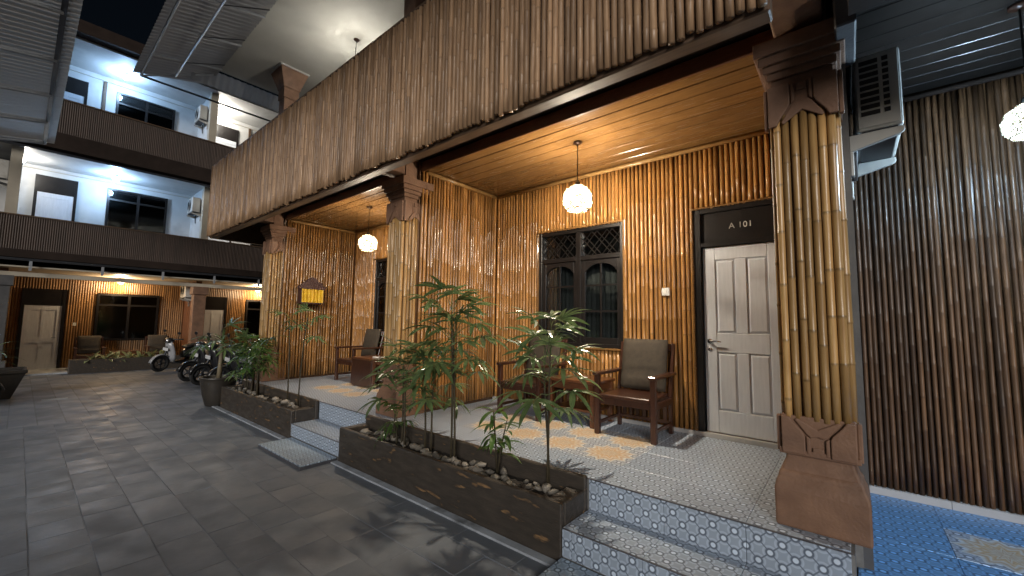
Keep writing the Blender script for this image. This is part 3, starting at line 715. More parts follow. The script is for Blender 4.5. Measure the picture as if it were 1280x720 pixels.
for i in range(n+1):
    y = 1.9+3.2*i/n; dx = .012*math.sin(i*1.05)
    sk.v += [(-10.15+dx, y, UC-.02), (-10.32+dx, y, UC-.30)]
sk.f = [(2*i, 2*i+2, 2*i+3, 2*i+1) for i in range(n)]; sk.mi = [0]*n
cpart(sk, 'corrugated_skirt', 'sheet2', can, ci, smooth=True)
lc = empty('canopy_roof', (-8, -1.0, 0), label='translucent corrugated canopy roof with steel trusses over the lane side', cat='canopy')
li = Matrix.Translation((8, 1.0, 0))
cpart(corrugated(-17.1, 3.0, .27, 6.53, -1.75, 6.22, .17, .03), 'corrugated_sheet', 'sheet', lc, li, smooth=True)
cpart(MB().box(-17.0, 3.0, .06, .13, 6.43, 6.51), 'edge_beam', 'darkmetal', lc, li)
for k in range(11):
    x = -16.9+k*1.9
    cpart(MB().tube([(x, .09, 6.47), (x, -1.7, 6.17)], .032, 6).tube([(x, .09, 6.42), (x+.5, -1.7, 5.95)], .03, 6), 'rafter', 'metal', lc, li)
    w = MB()
    for j in range(4):
        t = (j+.5)/4; w.tube([(x+.5*t, .09-1.79*t, 6.42-.47*t), (x, .09-1.79*min(1, t+.125), 6.46-.30*min(1, t+.125))], .014, 5)
    cpart(w, 'web_bar', 'metal', lc, li)
for x in (-16.9, -9.3, -1.7, 2.1): cpart(MB().tube([(x, -1.65, 0), (x, -1.65, 6.2)], .05, 10), 'post', 'darkmetal', lc, li)

# ================================================================== FAR BUILDING (end of the lane)
far = empty('rear_guesthouse', (-19.5, 3.0, 0), label='three storey guesthouse with white upper walls and brown balconies closing the lane', cat='building')
fi = Matrix.Translation((19.5, -3.0, 0)); FX, FB = -19.5, -17.5
def fpart(mb, name, mk, parent=None, **kw):
    o = mb.build(name, M[mk], parent or far, **kw)
    if parent is None: o.matrix_parent_inverse = fi
    return o
def fstuff(o):
    o.matrix_parent_inverse = fi; return o
FLOORS = (0.0, 3.5, 7.0)
HOLES = []
for u in range(-1, 3):
    y = 4.4*u
    HOLES += [(y+.0, y+.92), (y+1.62, y+3.22)]
for k, fz in enumerate(FLOORS):
    top = (3.0, 6.40, 9.95)[k]
    fpart(MB().box(FX-.3, FX, -5.2, 12.6, fz, top+.3), 'wall', 'trim' if k == 0 else 'white')
    if k == 0:
        hl = []
        for u in range(-1, 3):
            hl += [(4.4*u+5-.02, 4.4*u+5.94, 0, 2.53), (4.4*u+6.60, 4.4*u+8.24, .88, 2.48)]
        fstuff(clad_mesh(far, (FX, -5), (FX, 12), (1, 0), .04, 3.0, .06, 'bamboo_farwarm', hl))
    for u in range(-1, 3):
        y = 4.4*u; ez = fz+(0 if k == 0 else .08); tz = (2.52, 6.12, 9.55)[k]; dz = (2.01, 5.58, 9.02)[k]
        f = MB().box(FX, FX+.06, y, y+.07, ez, tz).box(FX, FX+.06, y+.85, y+.92, ez, tz).box(FX, FX+.05, y+.07, y+.85, dz, tz)
        d = fpart(f, 'door', 'black')
        lf = MB().box(FX+.01, FX+.035, y+.07, y+.85, ez, dz-.002)
        for (a, b_) in ((y+.07, y+.17), (y+.75, y+.85)): lf.box(FX+.035, FX+.045, a, b_, ez, dz-.002)
        for (a, b_) in ((ez, ez+.2), (ez+.85, ez+1.0), (dz-.15, dz-.002)): lf.box(FX+.035, FX+.045, y+.17, y+.75, a, b_)
        lf.box(FX+.035, FX+.042, y+.43, y+.49, ez+.2, dz-.15)
        o = lf.build('door_leaf', M['doorwhite'], d); o.matrix_parent_inverse = Matrix()
        o = MB().tube([(FX+.05, y+.77, ez+1.0), (FX+.09, y+.77, ez+1.0), (FX+.09, y+.68, ez+1.0)], .011, 6).build('handle', M['chrome'], d); 
        wa, wb, wc, wd = y+1.62, y+3.22, (.88, 4.45, 7.95)[k], (2.46, 6.10, 9.55)[k]
        f = MB().box(FX, FX+.07, wa, wa+.06, wc, wd).box(FX, FX+.07, wb-.06, wb, wc, wd).box(FX, FX+.07, wa+.06, wb-.06, wc, wc+.06).box(FX, FX+.07, wa+.06, wb-.06, wd-.06, wd)
        mid = (wa+wb)/2; zt = wd-.38
        f.box(FX, FX+.065, mid-.035, mid+.035, wc+.06, wd-.06).box(FX, FX+.063, wa+.06, mid-.035, zt-.03, zt+.03).box(FX, FX+.063, mid+.035, wb-.06, zt-.03, zt+.03)
        f.box(FX+.002, FX+.01, wa+.06, wb-.06, wc+.06, wd-.06)
        w = fpart(f, 'window', 'black')
        for a, b_ in ((wa+.06, mid-.035), (mid+.035, wb-.06)):
            for c, e in ((wc+.06, zt-.03), (zt+.03, wd-.06)):
                MB().box(FX+.03, FX+.036, a, b_, c, e).build('pane', M['glass'], w)
# slabs, ceilings, beams
fpart(MB().box(FX, -17.62, -5.2, 12.6, 3.02, 3.06), 'ceiling', 'cream')
fpart(MB().box(FX, -17.45, -5.2, 12.6, 3.28, 3.5), 'slab', 'beam_dark')
fpart(MB().box(-18.0, -17.80, -5.2, 12.6, 2.78, 2.90), 'beam', 'cream')
fpart(MB().box(FX, -17.55, -5.2, 12.6, 6.40, 6.44), 'ceiling', 'white')
fpart(MB().box(FX, -17.45, -5.2, 12.6, 6.52, 7.0), 'slab', 'beam_dark')
fpart(MB().box(FX, -17.45, -5.2, 12.6, 9.97, 10.03), 'ceiling', 'white')
fpart(MB().prism([(-17.1, 10.04), (-17.35, 10.55), (-19.8, 11.4), (-19.8, 10.04)], (0, -5.4, 0), (1, 0, 0), (0, 0, 1), (0, 18.4, 0)), 'roof', 'beam_dark')
fpart(MB().tube([(FX+.03, -5, 9.80), (FX+.03, 12, 9.80)], .012, 4).tube([(FX+.03, -5, 6.29), (FX+.03, 12, 6.29)], .012, 4), 'conduit', 'cream')
fpart(MB().box(-17.50, -17.44, -5.2, 12.6, 3.19, 3.26).box(-17.50, -17.44, -5.2, 12.6, 6.36, 6.42), 'steel_channel', 'darkmetal')
for k in range(12): fpart(MB().box(-17.49, -17.45, -4.2+1.42*k, -4.14+1.42*k, 2.92, 3.20), 'hanger', 'metal')
for (z0, z1) in ((3.38, 4.43), (6.55, 8.0)):
    bb = MB().box(FB-.06, FB-.01, -5.2, 12.6, z0+.02, z1-.02); o = fpart(bb, 'balcony', 'beam_dark')
    c = clad_mesh(o, (FB, -5.2), (FB, 12.6), (1, 0), z0, z1, .045, 'bamboo_far')
    MB().box(FB-.08, FB+.05, -5.2, 12.6, z1, z1+.035).build('top_rail', M['fascia'], o)
# partitions and columns
for u in range(-1, 3):
    y = 4.4*u-.42
    fpart(MB().box(FX, -17.95, y-.03, y+.13, 0, 3.0), 'partition', 'tablewood')
    for (z0, z1) in ((3.5, 6.4), (7.0, 9.97)): fpart(MB().box(FX, -17.95, y-.03, y+.13, z0, z1), 'partition', 'white')
    c = fpart(MB().box(-17.95, -17.60, y-.15, y+.20, 0, 2.77).box(-18.0, -17.55, y-.2, y+.25, 2.5, 2.775).box(-18.02, -17.53, y-.22, y+.27, 0, .45), 'pillar', 'carved' if u == 1 else 'greywall', bev=.01)
    for (z0, z1) in ((3.5, 6.4), (7.0, 9.97)): fpart(MB().box(-17.95, -17.72, y-.06, y+.16, z0, z1), 'pillar', 'cream')
    fpart(MB().box(FX, FX+.05, y+1.70, y+1.78, 7.0, 9.78), 'downpipe', 'fascia')
for u in (0, 1): fpart(MB().box(FX, FX+.03, 4.4*u+1.12, 4.4*u+1.20, 1.38, 1.48), 'switch', 'switch')
# far veranda kerb
fpart(MB().box(FX, -17.9, -5.0, 12.5, -.02, .03), 'veranda_floor', 'cement')

# ================================================================== LAMPS
def pendant(name, c, zc, r, col, power, label, group=None, wire=True):
    t = empty(name, c, label=label, cat='lamp', group=group); L = zc-c[2]
    MB().tube([(0, 0, L), (0, 0, r+.05)], .006, 6).build('cord', M['plastic_black'], t)
    MB().lathe([(.05, L-.002), (.05, L-.02), (.02, L-.035)], 14).build('ceiling_rose', M['darkwood'], t, smooth=True)
    MB().lathe([(.028, r-.02), (.03, r+.03), (.012, r+.055)], 12).build('lamp_cap', M['plastic_black'], t, smooth=True)
    import bmesh
    bm = bmesh.new(); bmesh.ops.create_icosphere(bm, subdivisions=4, radius=r)
    for v in list(bm.verts):
        if v.co.z < -r*.70: bm.verts.remove(v)
    rgx = random.Random(3)
    for v in bm.verts: v.co += Vector((rgx.uniform(-1, 1), rgx.uniform(-1, 1), rgx.uniform(-1, 1)))*r*.035
    me = bpy.data.meshes.new('lamp_shade'); bm.to_mesh(me); bm.free(); me.materials.append(M['shade'])
    o = bpy.data.objects.new('lamp_shade', me); COL.objects.link(o); o.parent = t
    w = o.modifiers.new('wire', 'WIREFRAME'); w.thickness = r*.04; w.use_even_offset = False
    MB().lathe([(r*.70, -r*.74), (r*.75, -r*.73), (r*.75, -r*.67), (r*.70, -r*.67)], 20, cap=False).build('shade_ring', M['shade'], t)
    bm = bmesh.new(); bmesh.ops.create_uvsphere(bm, u_segments=16, v_segments=10, radius=.03)
    me = bpy.data.meshes.new('bulb'); bm.to_mesh(me); bm.free(); me.materials.append(bulbmat('bulb_'+name, col, 60))
    o = bpy.data.objects.new('bulb', me); COL.objects.link(o); o.parent = t
    l = bpy.data.lights.new('bulb_light', 'POINT'); l.energy = power; l.color = col; l.shadow_soft_size = .036
    lo = bpy.data.objects.new('bulb_light', l); COL.objects.link(lo); lo.parent = t
    return t
M['shade'] = mat('woven_shade', (.30, .25, .17), (.22, .18, .12), 20, .7)
WARM, COOL, NEUT = (1.0, .86, .67), (.42, .68, 1.0), (1.0, .93, .82)
pendant('pendant_lamp', (-2.30, 3.90, 3.06), CZ, .165, WARM, 300, 'glowing round woven pendant lamp hanging before the veranda window and chairs')
pendant('pendant_lamp', (-6.62, 3.90, 3.05), CZ, .165, (1.0, .84, .64), 210, 'glowing round pendant lamp in the veranda with the yellow shrine')
pendant('pendant_lamp', (.91, 3.90, 2.96), CZ, .12, (.55, .78, 1.0), 150, 'bluish white pendant lamp in front of the dark bamboo wall')
def ceiling_lamp(c, col, power, label, group=None, r=.09, rad=.10):
    t = empty('ceiling_lamp', c, label=label, cat='lamp', group=group)
    MB().lathe([(r*.75, .0), (r*.8, -.03), (r*.5, -.05)], 14).build('lamp_base', M['plastic_white'], t, smooth=True)
    MB().lathe([(r*.45, -.045), (r, -.09), (r*1.02, -.14), (r*.7, -.20), (.01, -.22)], 16).build('globe', bulbmat('globe_glow', col, 14 if power > 0 else 6), t, smooth=True)
    if power:
        l = bpy.data.lights.new('globe_light', 'POINT'); l.energy = power; l.color = col; l.shadow_soft_size = rad
        lo = bpy.data.objects.new('globe_light', l); COL.objects.link(lo); lo.parent = t; lo.location = (0, 0, -.30)
    return t
FAR3, FARW = (.40, .65, 1.0), (1.0, .72, .42)
ceiling_lamp((-18.7, 1.72, 9.97), FAR3, 42, 'bluish ceiling lamp over the top floor balcony of the rear guesthouse')
ceiling_lamp((-18.7, 4.5, 9.97), NEUT, 40, 'white ceiling lamp beside the cream column on the top floor balcony')
ceiling_lamp((-18.7, 1.72, 6.40), FAR3, 42, 'bluish ceiling lamp over the middle floor balcony of the rear guesthouse')
ceiling_lamp((-18.6, -.30, 6.40), NEUT, 40, 'warm white ceiling lamp by the air conditioner on the middle balcony')
ceiling_lamp((-18.9, 5.3, 6.40), NEUT, 40, 'ceiling lamp on the middle balcony next to the bamboo parapet corner')
ceiling_lamp((-19.1, 2.12, 3.02), FARW, 40, 'warm ceiling lamp over the dark window behind the planted box')
ceiling_lamp((-19.1, 6.3, 3.02), FARW, 40, 'warm ceiling lamp over the window behind the parked motorbikes')
pendant('pendant_lamp', (-6.9, 3.65, 6.15), UC, .16, NEUT, 120, 'pendant lamp under the plaster ceiling above the bamboo parapet')

# ================================================================== AIR CONDITIONERS
def aircon(loc, rz, label, brackets=True):
    """local: wall at x=0, unit sticks out along +x, long side along y; near side at y=0"""
    t = empty('air_conditioner', loc, rz, label=label, cat='air conditioner')
    D, W, H = .235, .72, .53; g = .04
    MB().box(g, g+D, 0.012, W, .0, H).build('housing', M['acwhite'], t, bev=.02, seg=2)
    s = MB().box(g+.012, g+D-.012, .004, .011, .02, H-.02).build('side_panel', M['acwhite'], t, bev=.006)
    n = 9
    for k in range(n):
        z0 = .10+k*.044
        for xa, xb in ((g+.03, g+.125), (g+.145, g+.175)):
            MB().box(xa, xb, -.0015, .004, z0, z0+.028).build('louver_slot', M['interior'], s)
    f = MB(); 
    for k in range(6): f.tube([(g+D+.004, W*.42+.22*(k+1)/6*math.cos(a/10*math.pi), H/2+.22*(k+1)/6*math.sin(a/10*math.pi)) for a in range(21)], .004, 4, cap=False)
    f.build('fan_grille', M['plastic_black'], t)
    MB().box(g+.03, g+D-.03, .02, W-.02, -.021, .001).build('feet', M['darkmetal'], t)
    if brackets:
        for y in (-.02, W-.10):
            b = MB().prism([(0, -.022), (.27, -.022), (.275, -.05), (.25, -.07), (0, -.135)], (0, y, 0), (1, 0, 0), (0, 0, 1), (0, .035, 0)).box(0, .02, y-.01, y+.045, -.30, -.136)
            b.build('bracket', M['acwhite'], t, bev=.004)
    MB().tube([(.02, .10, -.30), (.03, .08, -.05), (.05, .06, .12), (.10, .05, .2)], .016, 8).build('refrigerant_pipe', M['greywall'], t, smooth=True)
    return t
aircon((.0455, 3.50, 2.98), 0, 'old outdoor air conditioner unit on a white bracket beside the big pillar')
aircon((-18.75, 3.945, 8.98), R(-90), 'air conditioner unit on the top floor balcony partition of the rear guesthouse')
aircon((-18.75, 3.945, 5.50), R(-90), 'air conditioner unit on the middle balcony partition near the dark window')
aircon((-18.75, -.452, 5.50), R(-90), 'air conditioner unit on the middle balcony next to the bright warm lamp')
aircon((-18.75, 3.945, 2.40), R(-90), 'air conditioner unit by the brown ground floor pillar above the motorbikes')

# ================================================================== PLANTERS, ROCKS, PLANTS
def planter(x0, x1, label):
    t = empty('planter_box', ((x0+x1)/2, 2.74, 0), label=label, cat='planter', group=None); inv = Matrix.Translation((-(x0+x1)/2, -2.74, 0))
    y0, y1 = 2.542, 2.93; zt = .395; w = .055
    def P(mb, n, mk, **k):
        o = mb.build(n, M[mk], t, **k); o.matrix_parent_inverse = inv; return o
    P(MB().box(x0, x1, y0, y0+w, -.02, zt), 'side_wall', 'planter', bev=.008); P(MB().box(x0, x1, y1-.05, y1, -.02, .49), 'side_wall', 'planter', bev=.008)
    P(MB().box(x0, x0+w+.05, y0+w+.001, y1-.051, -.02, zt-.003), 'end_wall', 'planter', bev=.008); P(MB().box(x1-w-.09, x1, y0+w+.001, y1-.051, -.02, zt-.003), 'end_wall', 'planter', bev=.008)
    s = MB(); nx, ny = 60, 6
    for i in range(nx+1):
        for j in range(ny+1): s.v.append((x0+w+(x1-x0-2*w)*i/nx, y0+w+(y1-y0-2*w+.01)*j/ny, .335+random.uniform(-.012, .012)))
    s.f = [(i*(ny+1)+j, (i+1)*(ny+1)+j, (i+1)*(ny+1)+j+1, i*(ny+1)+j+1) for i in range(nx) for j in range(ny)]; s.mi = [0]*len(s.f)
    P(s, 'soil', 'soil', smooth=True)
    return t
planter(-4.77, -1.635, 'long weathered dark planter box beside the wide steps')
planter(-9.25, -6.125, 'long dark planter box beside the potted palm and motorbikes')
import bmesh
RK = []
for k in range(6):
    bm = bmesh.new(); bmesh.ops.create_icosphere(bm, subdivisions=1, radius=1); rg = random.Random(k+50)
    for v in bm.verts: v.co *= rg.uniform(.72, 1.12)
    me = bpy.data.meshes.new('rock'); bm.to_mesh(me); bm.free(); me.materials.append(M['rock'])
    if k % 2: me.polygons.foreach_set('use_smooth', [True]*len(me.polygons))
    RK.append(me)
def rocks(x0, x1, n, label, group, big=1):
    for i in range(n):
        s = random.choice((.022, .028, .035, .045))*big
        x = x0+(x1-x0)*(i+random.random())/n; y = random.uniform(2.63, 2.85)
        o = bpy.data.objects.new('rock', RK[i % 6]); COL.objects.link(o)
        o.location = (x, y, .335+s*.45); o.scale = (s*random.uniform(.9, 1.7), s*random.uniform(.8, 1.3), s*random.uniform(.6, .9)); o.rotation_euler = (random.uniform(-.3, .3), random.uniform(-.3, .3), random.uniform(0, 6))
        tag(o, label, 'rock', group)
rocks(-4.6, -1.85, 62, 'pale grey rock lying on the soil of the planter beside the wide steps', 'rocks in the planter beside the wide steps', 1.1)
rocks(-9.1, -6.3, 34, 'pale grey rock on the soil of the planter beside the potted palm', 'rocks in the planter beside the potted palm', 1.2)

def leaflet(mb, p, d, up, L, w, droop, seg=4, fold=.25):
    d = d.normalized(); s = d.cross(up).normalized(); u = s.cross(d).normalized(); k = len(mb.v); c = p.copy(); dd = d.copy()
    for i in range(seg+1):
        t = i/seg; ww = w*(math.sin(math.pi*(t*.86+.10))**.8)*(.5) if i < seg else .001
        mb.v += [tuple(c-s*ww+u*ww*fold), tuple(c), tuple(c+s*ww+u*ww*fold)]
        dd = (dd+Vector((0, 0, -droop/seg))).normalized(); c = c+dd*(L/seg)
    for i in range(seg):
        a = k+3*i; mb.f += [(a, a+1, a+4, a+3), (a+1, a+2, a+5, a+4)]; mb.mi += [0, 0]
def fan_leaf(seed, mk, nl=(5, 8), L=.34, w=.044, pet=.26):
    rg = random.Random(seed); b = MB()
    # petiole along +x rising
    pts = [Vector((0, 0, 0)), Vector((pet*.5, 0, pet*.28)), Vector((pet, 0, pet*.36))]
    b.tube(pts, [.005, .004, .003], 4)
    n = rg.randint(*nl)
    for i in range(n):
        a = R(-95+190*i/(n-1)+rg.uniform(-7, 7))
        d = Vector((math.cos(a), math.sin(a), rg.uniform(.0, .30)))
        leaflet(b, pts[-1], d, Vector((0, 0, 1)), L*rg.uniform(.75, 1.15)*(1-.18*abs(a)/1.6), w*rg.uniform(.85, 1.25), rg.uniform(.5, 1.25))
    return b.mesh('leaf', M[mk])
FAN = [fan_leaf(100+k, 'leaf') for k in range(7)]
FAN2 = [fan_leaf(200+k, 'leaf2', (6, 9), .20, .022, .14) for k in range(5)]
def lance_leaf(seed, mk, L, w, droop):
    b = MB(); leaflet(b, Vector((0, 0, 0)), Vector((1, 0, .6)), Vector((0, 0, 1)), L, w, droop, 5, .3); return b.mesh('leaf', M[mk])
LANCE = [lance_leaf(k, 'leaf2', .22+.02*k, .05, .7+.25*k) for k in range(4)]
STRAP = [lance_leaf(k, 'leaf', .34+.04*k, .034, .6+.35*k) for k in range(4)]
def palm(x, y, z0, ztop, stems, label, leaves=8, spread=.0, fan=FAN, lean=(0, 0), low=.45, group=None, scale=1, r=.0105):
    t = empty('lady_palm', (x, y, z0), label=label, cat='plant', group=group); H = ztop-z0
    for s in range(stems):
        h = H*(1 if s == 0 else random.uniform(.72, .95)); ox, oy = (0, 0) if s == 0 else (random.uniform(-.06, .06)+.03, random.uniform(-.04, .04))
        lx, ly = lean[0]+random.uniform(-.05, .05), lean[1]+random.uniform(-.04, .04)
        hs = h-.16*scale
        pts = [(ox+lx*q*q+.006*math.sin(5*q+s), oy+ly*q*q, -.02+hs*q) for q in (0, .2, .4, .6, .8, 1)]
        MB().tube(pts, [r*1.2, r, r*.95, r*.9, r*.8, r*.6], 6).build('stem', M['stem'], t, smooth=True)
        n = leaves if s == 0 else max(4, int(leaves*.75)); a0 = random.uniform(0, 6)
        for i in range(n):
            q = low+(1-low)*(i/(n-1))**.8; px = ox+lx*q*q; py = oy+ly*q*q; pz = hs*q
            tilt = -.75+1.0*(1-i/(n-1))   # top leaves stand up, low ones hang
            a = a0+i*2.4
            k = scale*random.uniform(.8, 1.1)*(.8 if i == n-1 else 1)
            inst('leaf', random.choice(fan), t, (px, py, pz), (random.uniform(-.25, .25), tilt+random.uniform(-.15, .15), a), (k, k, k))
    return t
palm(-3.80, 2.74, .33, 1.36, 2, 'short lady palm with dark drooping fans at the pillar end of the planter', 11, low=.55, scale=.95)
palm(-3.48, 2.80, .33, 1.42, 2, 'slim lady palm standing next to the tallest palm, before the pillar', 11, low=.58, scale=.95)
palm(-3.00, 2.73, .33, 1.96, 2, 'tallest lady palm in the long planter, two thin stems', 15, low=.62, lean=(-.04, 0), scale=1.0)
palm(-1.96, 2.84, .33, 1.70, 2, 'twin stemmed lady palm at the step end of the planter', 13, low=.62, scale=.96)
palm(-3.98, 2.76, .33, .84, 2, 'small light green palm shoots at the foot of the pillar', 5, fan=FAN2, low=.4)
def shrub(x, y, z0, H, stems, label, n=26):
    t = empty('leafy_shrub', (x, y, z0), label=label, cat='plant')
    for s in range(stems):
        a = 6.28*s/stems+.4; tip = (math.cos(a)*.10, math.sin(a)*.05, H*random.uniform(.75, 1))
        pts = [(0, 0, -.02), (tip[0]*.3, tip[1]*.3, tip[2]*.4), (tip[0]*.7, tip[1]*.7, tip[2]*.75), tip]
        MB().tube(pts, [.009, .008, .006, .003], 5).build('stem', M['stem'], t, smooth=True)
        for i in range(n//stems):
            q = .35+.65*i/(n//stems-1)
            k = random.uniform(.7, 1.05)
            inst('leaf', random.choice(LANCE), t, (tip[0]*q, tip[1]*q, tip[2]*q), (0, random.uniform(-.5, .5), i*2.4+s), (k, k, k))
    return t
shrub(-2.46, 2.79, .33, .56, 3, 'low broad leaved shrub between the tall palms of the planter', 30)
# second planter
palm(-8.45, 2.80, .33, 1.40, 3, 'bushy light green palm clump in the planter by the potted palm', 10, fan=FAN2, low=.62, scale=1.35, r=.012)
palm(-8.05, 2.76, .33, 1.36, 3, 'light green palm clump next to the bushy one in the planter', 9, fan=FAN2, low=.62, scale=1.3, r=.012)
palm(-8.85, 2.82, .33, 1.30, 2, 'dark green palm clump at the motorbike end of the planter', 9, low=.4, scale=.9)
palm(-7.02, 2.84, .33, 1.80, 1, 'thin tall palm with sparse fans in front of the shrine wall', 5, low=.8, lean=(-.1, 0), scale=.85)
palm(-6.58, 2.82, .33, 1.86, 1, 'thin leaning palm with few fans nearest the step between planters', 5, low=.78, lean=(.08, .02), scale=.85)
# potted palm
pp = empty('flower_pot', (-9.58, 2.58, 0), label='tall dark glazed flower pot standing at the end of the planter', cat='pot')
MB().lathe([(.19, 0), (.20, .02), (.255, .22), (.29, .42), (.30, .50), (.315, .515), (.315, .545), (.275, .545), (.27, .49), (.01, .49)], 24, cap=True).build('pot_body', M['pot'], pp, smooth=True, bev=.004)
MB().lathe([(.268, .49), (.02, .497)], 20).build('soil', M['soil'], pp)
tp = empty('potted_palm', (-9.58, 2.58, .5), label='short palm with a pale trunk growing in the dark glazed pot', cat='plant')
MB().tube([(0, 0, -.02), (.01, 0, .25), (.02, .01, .5), (.0, .01, .72)], [.045, .037, .032, .022], 10).build('trunk', M['palestem'], tp, smooth=True)
for i in range(15):
    a = i*2.4; k = random.uniform(.95, 1.3)
    inst('leaf', random.choice(FAN+STRAP), tp, (.0, .01, .62+.012*i), (random.uniform(-.2, .2), .45-.075*i, a), (k, k, k))
# pot near the lane side
q2 = empty('square_planter_pot', (-13.4, -.26, 0), label='dark tapered square pot on the lane side opposite the motorbikes', cat='pot')
MB().lathe([(.26, 0), (.42, .50), (.45, .52), (.45, .58), (.40, .58), (.39, .52), (.01, .52)], square=True).build('pot_body', M['pot'], q2, bev=.01)
q3 = empty('pot_plant', (-13.4, -.26, .52), label='dark leafy plant in the square pot on the lane side', cat='plant')
MB().tube([(0, 0, -.02), (0, 0, .5)], [.02, .01], 6).build('stem', M['stem'], q3)
for i in range(16):
    inst('leaf', random.choice(STRAP), q3, (0, 0, .1+.03*i), (0, random.uniform(-.7, .1), i*2.4), (1.1, 1.1, 1.1))

# far planter with pale leaves
fp = empty('stone_planter', (-17.75, 2.4, 0), label='low dark stone planter in front of the rear guesthouse veranda', cat='planter')
ip = Matrix.Translation((17.75, -2.4, 0))
for nm, b in (('side_wall', MB().box(-17.66, -17.58, 1.02, 3.9, -.02, .40)), ('side_wall', MB().box(-17.98, -17.90, 1.02, 3.9, -.02, .40)), ('end_wall', MB().box(-17.90, -17.66, 1.02, 1.10, -.02, .398)), ('end_wall', MB().box(-17.90, -17.66, 3.82, 3.9, -.02, .398)), ('soil', MB().box(-17.90, -17.66, 1.10, 3.82, 0, .36))):
    o = b.build(nm, M['soil' if nm == 'soil' else 'planter'], fp, bev=0 if nm == 'soil' else .01); o.matrix_parent_inverse = ip
LANCE3 = []
M['leaf3'] = leafmat('pale_leaf', (.40, .42, .26), (.16, .22, .09))
for k in range(3): LANCE3.append(lance_leaf(k, 'leaf3', .30, .085, .5+.3*k))
for i in range(7):
    y = 1.5+.27*i
    t = empty('foliage_plant', (-17.78, y, .36), label='small pale leaved plant in the low stone planter', cat='plant', group='pale leaved plants in the stone planter')
    for j in range(7): inst('leaf', LANCE3[j % 3], t, (0, 0, .0), (0, random.uniform(-.7, .2), j*2.4+i), (1.25, 1.25, 1.25))

# ================================================================== CHAIRS, TABLES
def make_chair(label, loc, rz=0):
    """faces -y; origin on the floor under the seat centre"""
    t = empty('armchair', loc, rz, label=label, cat='chair'); hw = .315; yf, yb = -.27, .27; l = .028
    for s in (-1, 1):
        MB().box(s*hw-l, s*hw+l, yf-l, yf+l, 0, .635).build('leg', M['darkwood'], t, bev=.005)
        b = MB(); x = s*(hw-.01)
        b.prism([(yb-l, 0), (yb+l, 0), (yb+l+.0, .42), (yb+l+.11, .98), (yb-l+.13, .99), (yb-l, .44)], (x-.02, 0, 0), (0, 1, 0), (0, 0, 1), (.04, 0, 0))
        b.build('leg', M['darkwood'], t, bev=.005)
        MB().box(s*hw-.04, s*hw+.04, yf-.05, yb+.07, .637, .672).build('armrest', M['darkwood'], t, bev=.008)
        MB().box(s*hw-.015, s*hw+.015, yf+l, yb-l, .33, .39).build('seat_rail', M['darkwood'], t, bev=.003)
        MB().box(s*hw-.012, s*hw+.012, yf+l, yb-l, .10, .135).build('stretcher', M['darkwood'], t, bev=.003)
    MB().box(-hw+l, hw-l, yf-.01, yf+.02, .33, .40).build('seat_rail', M['darkwood'], t, bev=.003)
    MB().box(-hw+l, hw-l, yb-.015, yb+.015, .33, .40).build('seat_rail', M['darkwood'], t, bev=.003)
    MB().box(-hw+l+.001, hw-l-.001, yf-.03, yb+.0, .402, .44).build('seat', M['darkwood'], t, bev=.008)
    for k in range(7):
        x = -.24+.08*k
        MB().box(x-.02, x+.02, yb-.008, yb+.008, .14, .33).build('back_slat', M['darkwood'], t)
    MB().box(-hw+l, hw-l, yb-.012, yb+.012, .10, .138).build('stretcher', M['darkwood'], t, bev=.003)
    MB().prism([(yb+.07, .90), (yb+.11, .90), (yb+.125, .985), (yb+.085, .985)], (-hw+.03, 0, 0), (0, 1, 0), (0, 0, 1), (2*hw-.06, 0, 0)).build('top_rail', M['darkwood'], t, bev=.004)
    # cushion draped over the back
    c = MB(); n, mm = 10, 12; th = .045
    for side in (0, 1):
        for i in range(n+1):
            for j in range(mm+1):
                x = -.265+.53*i/n; z = .455+.575*j/mm; e = min(i, n-i)/2; f = min(j, mm-j)/2
                puff = th*min(1, .35+.65*min(e, 1))*min(1, .4+.6*min(f, 1))
                if j == 4: puff *= .55
                y = yb-.055+(z-.42)*.2
                c.v.append((x, y-puff if side == 0 else y+.012, z))
    N1 = (n+1)*(mm+1)
    for i in range(n):
        for j in range(mm):
            a = i*(mm+1)+j; c.f.append((a, a+mm+1, a+mm+2, a+1)); c.f.append((N1+a, N1+a+1, N1+a+mm+2, N1+a+mm+1))
    for i in range(n):
        for j in (0, mm): a = i*(mm+1)+j; c.f.append((a, a+mm+1, N1+a+mm+1, N1+a))
    for j in range(mm):
        for i in (0, n): a = i*(mm+1)+j; c.f.append((a, a+1, N1+a+1, N1+a))
    c.mi = [0]*len(c.f); c.build('back_cushion', M['cushion'], t, smooth=True)
    return t
ch = make_chair('dark wooden armchair with olive back cushion between the window and white door', (-1.89, 4.44, TZ))
def chair_copy(label, loc, rz=0):
    c = copy_tree(ch); c.location = loc; c.rotation_euler = (0, 0, rz); c['label'] = label; return c
chair_copy('dark armchair in the veranda corner behind the twin stemmed palm', (-3.33, 4.44, TZ))
chair_copy('dark armchair on the shrine veranda beside the panelled side table', (-7.73, 4.44, TZ))
chair_copy('cushioned armchair on the far ground floor veranda beside the white door', (-18.75, 1.50, .03), R(90))
chair_copy('cushioned armchair on the far ground floor veranda beside the white motorbike', (-18.75, 3.20, .03), R(90))
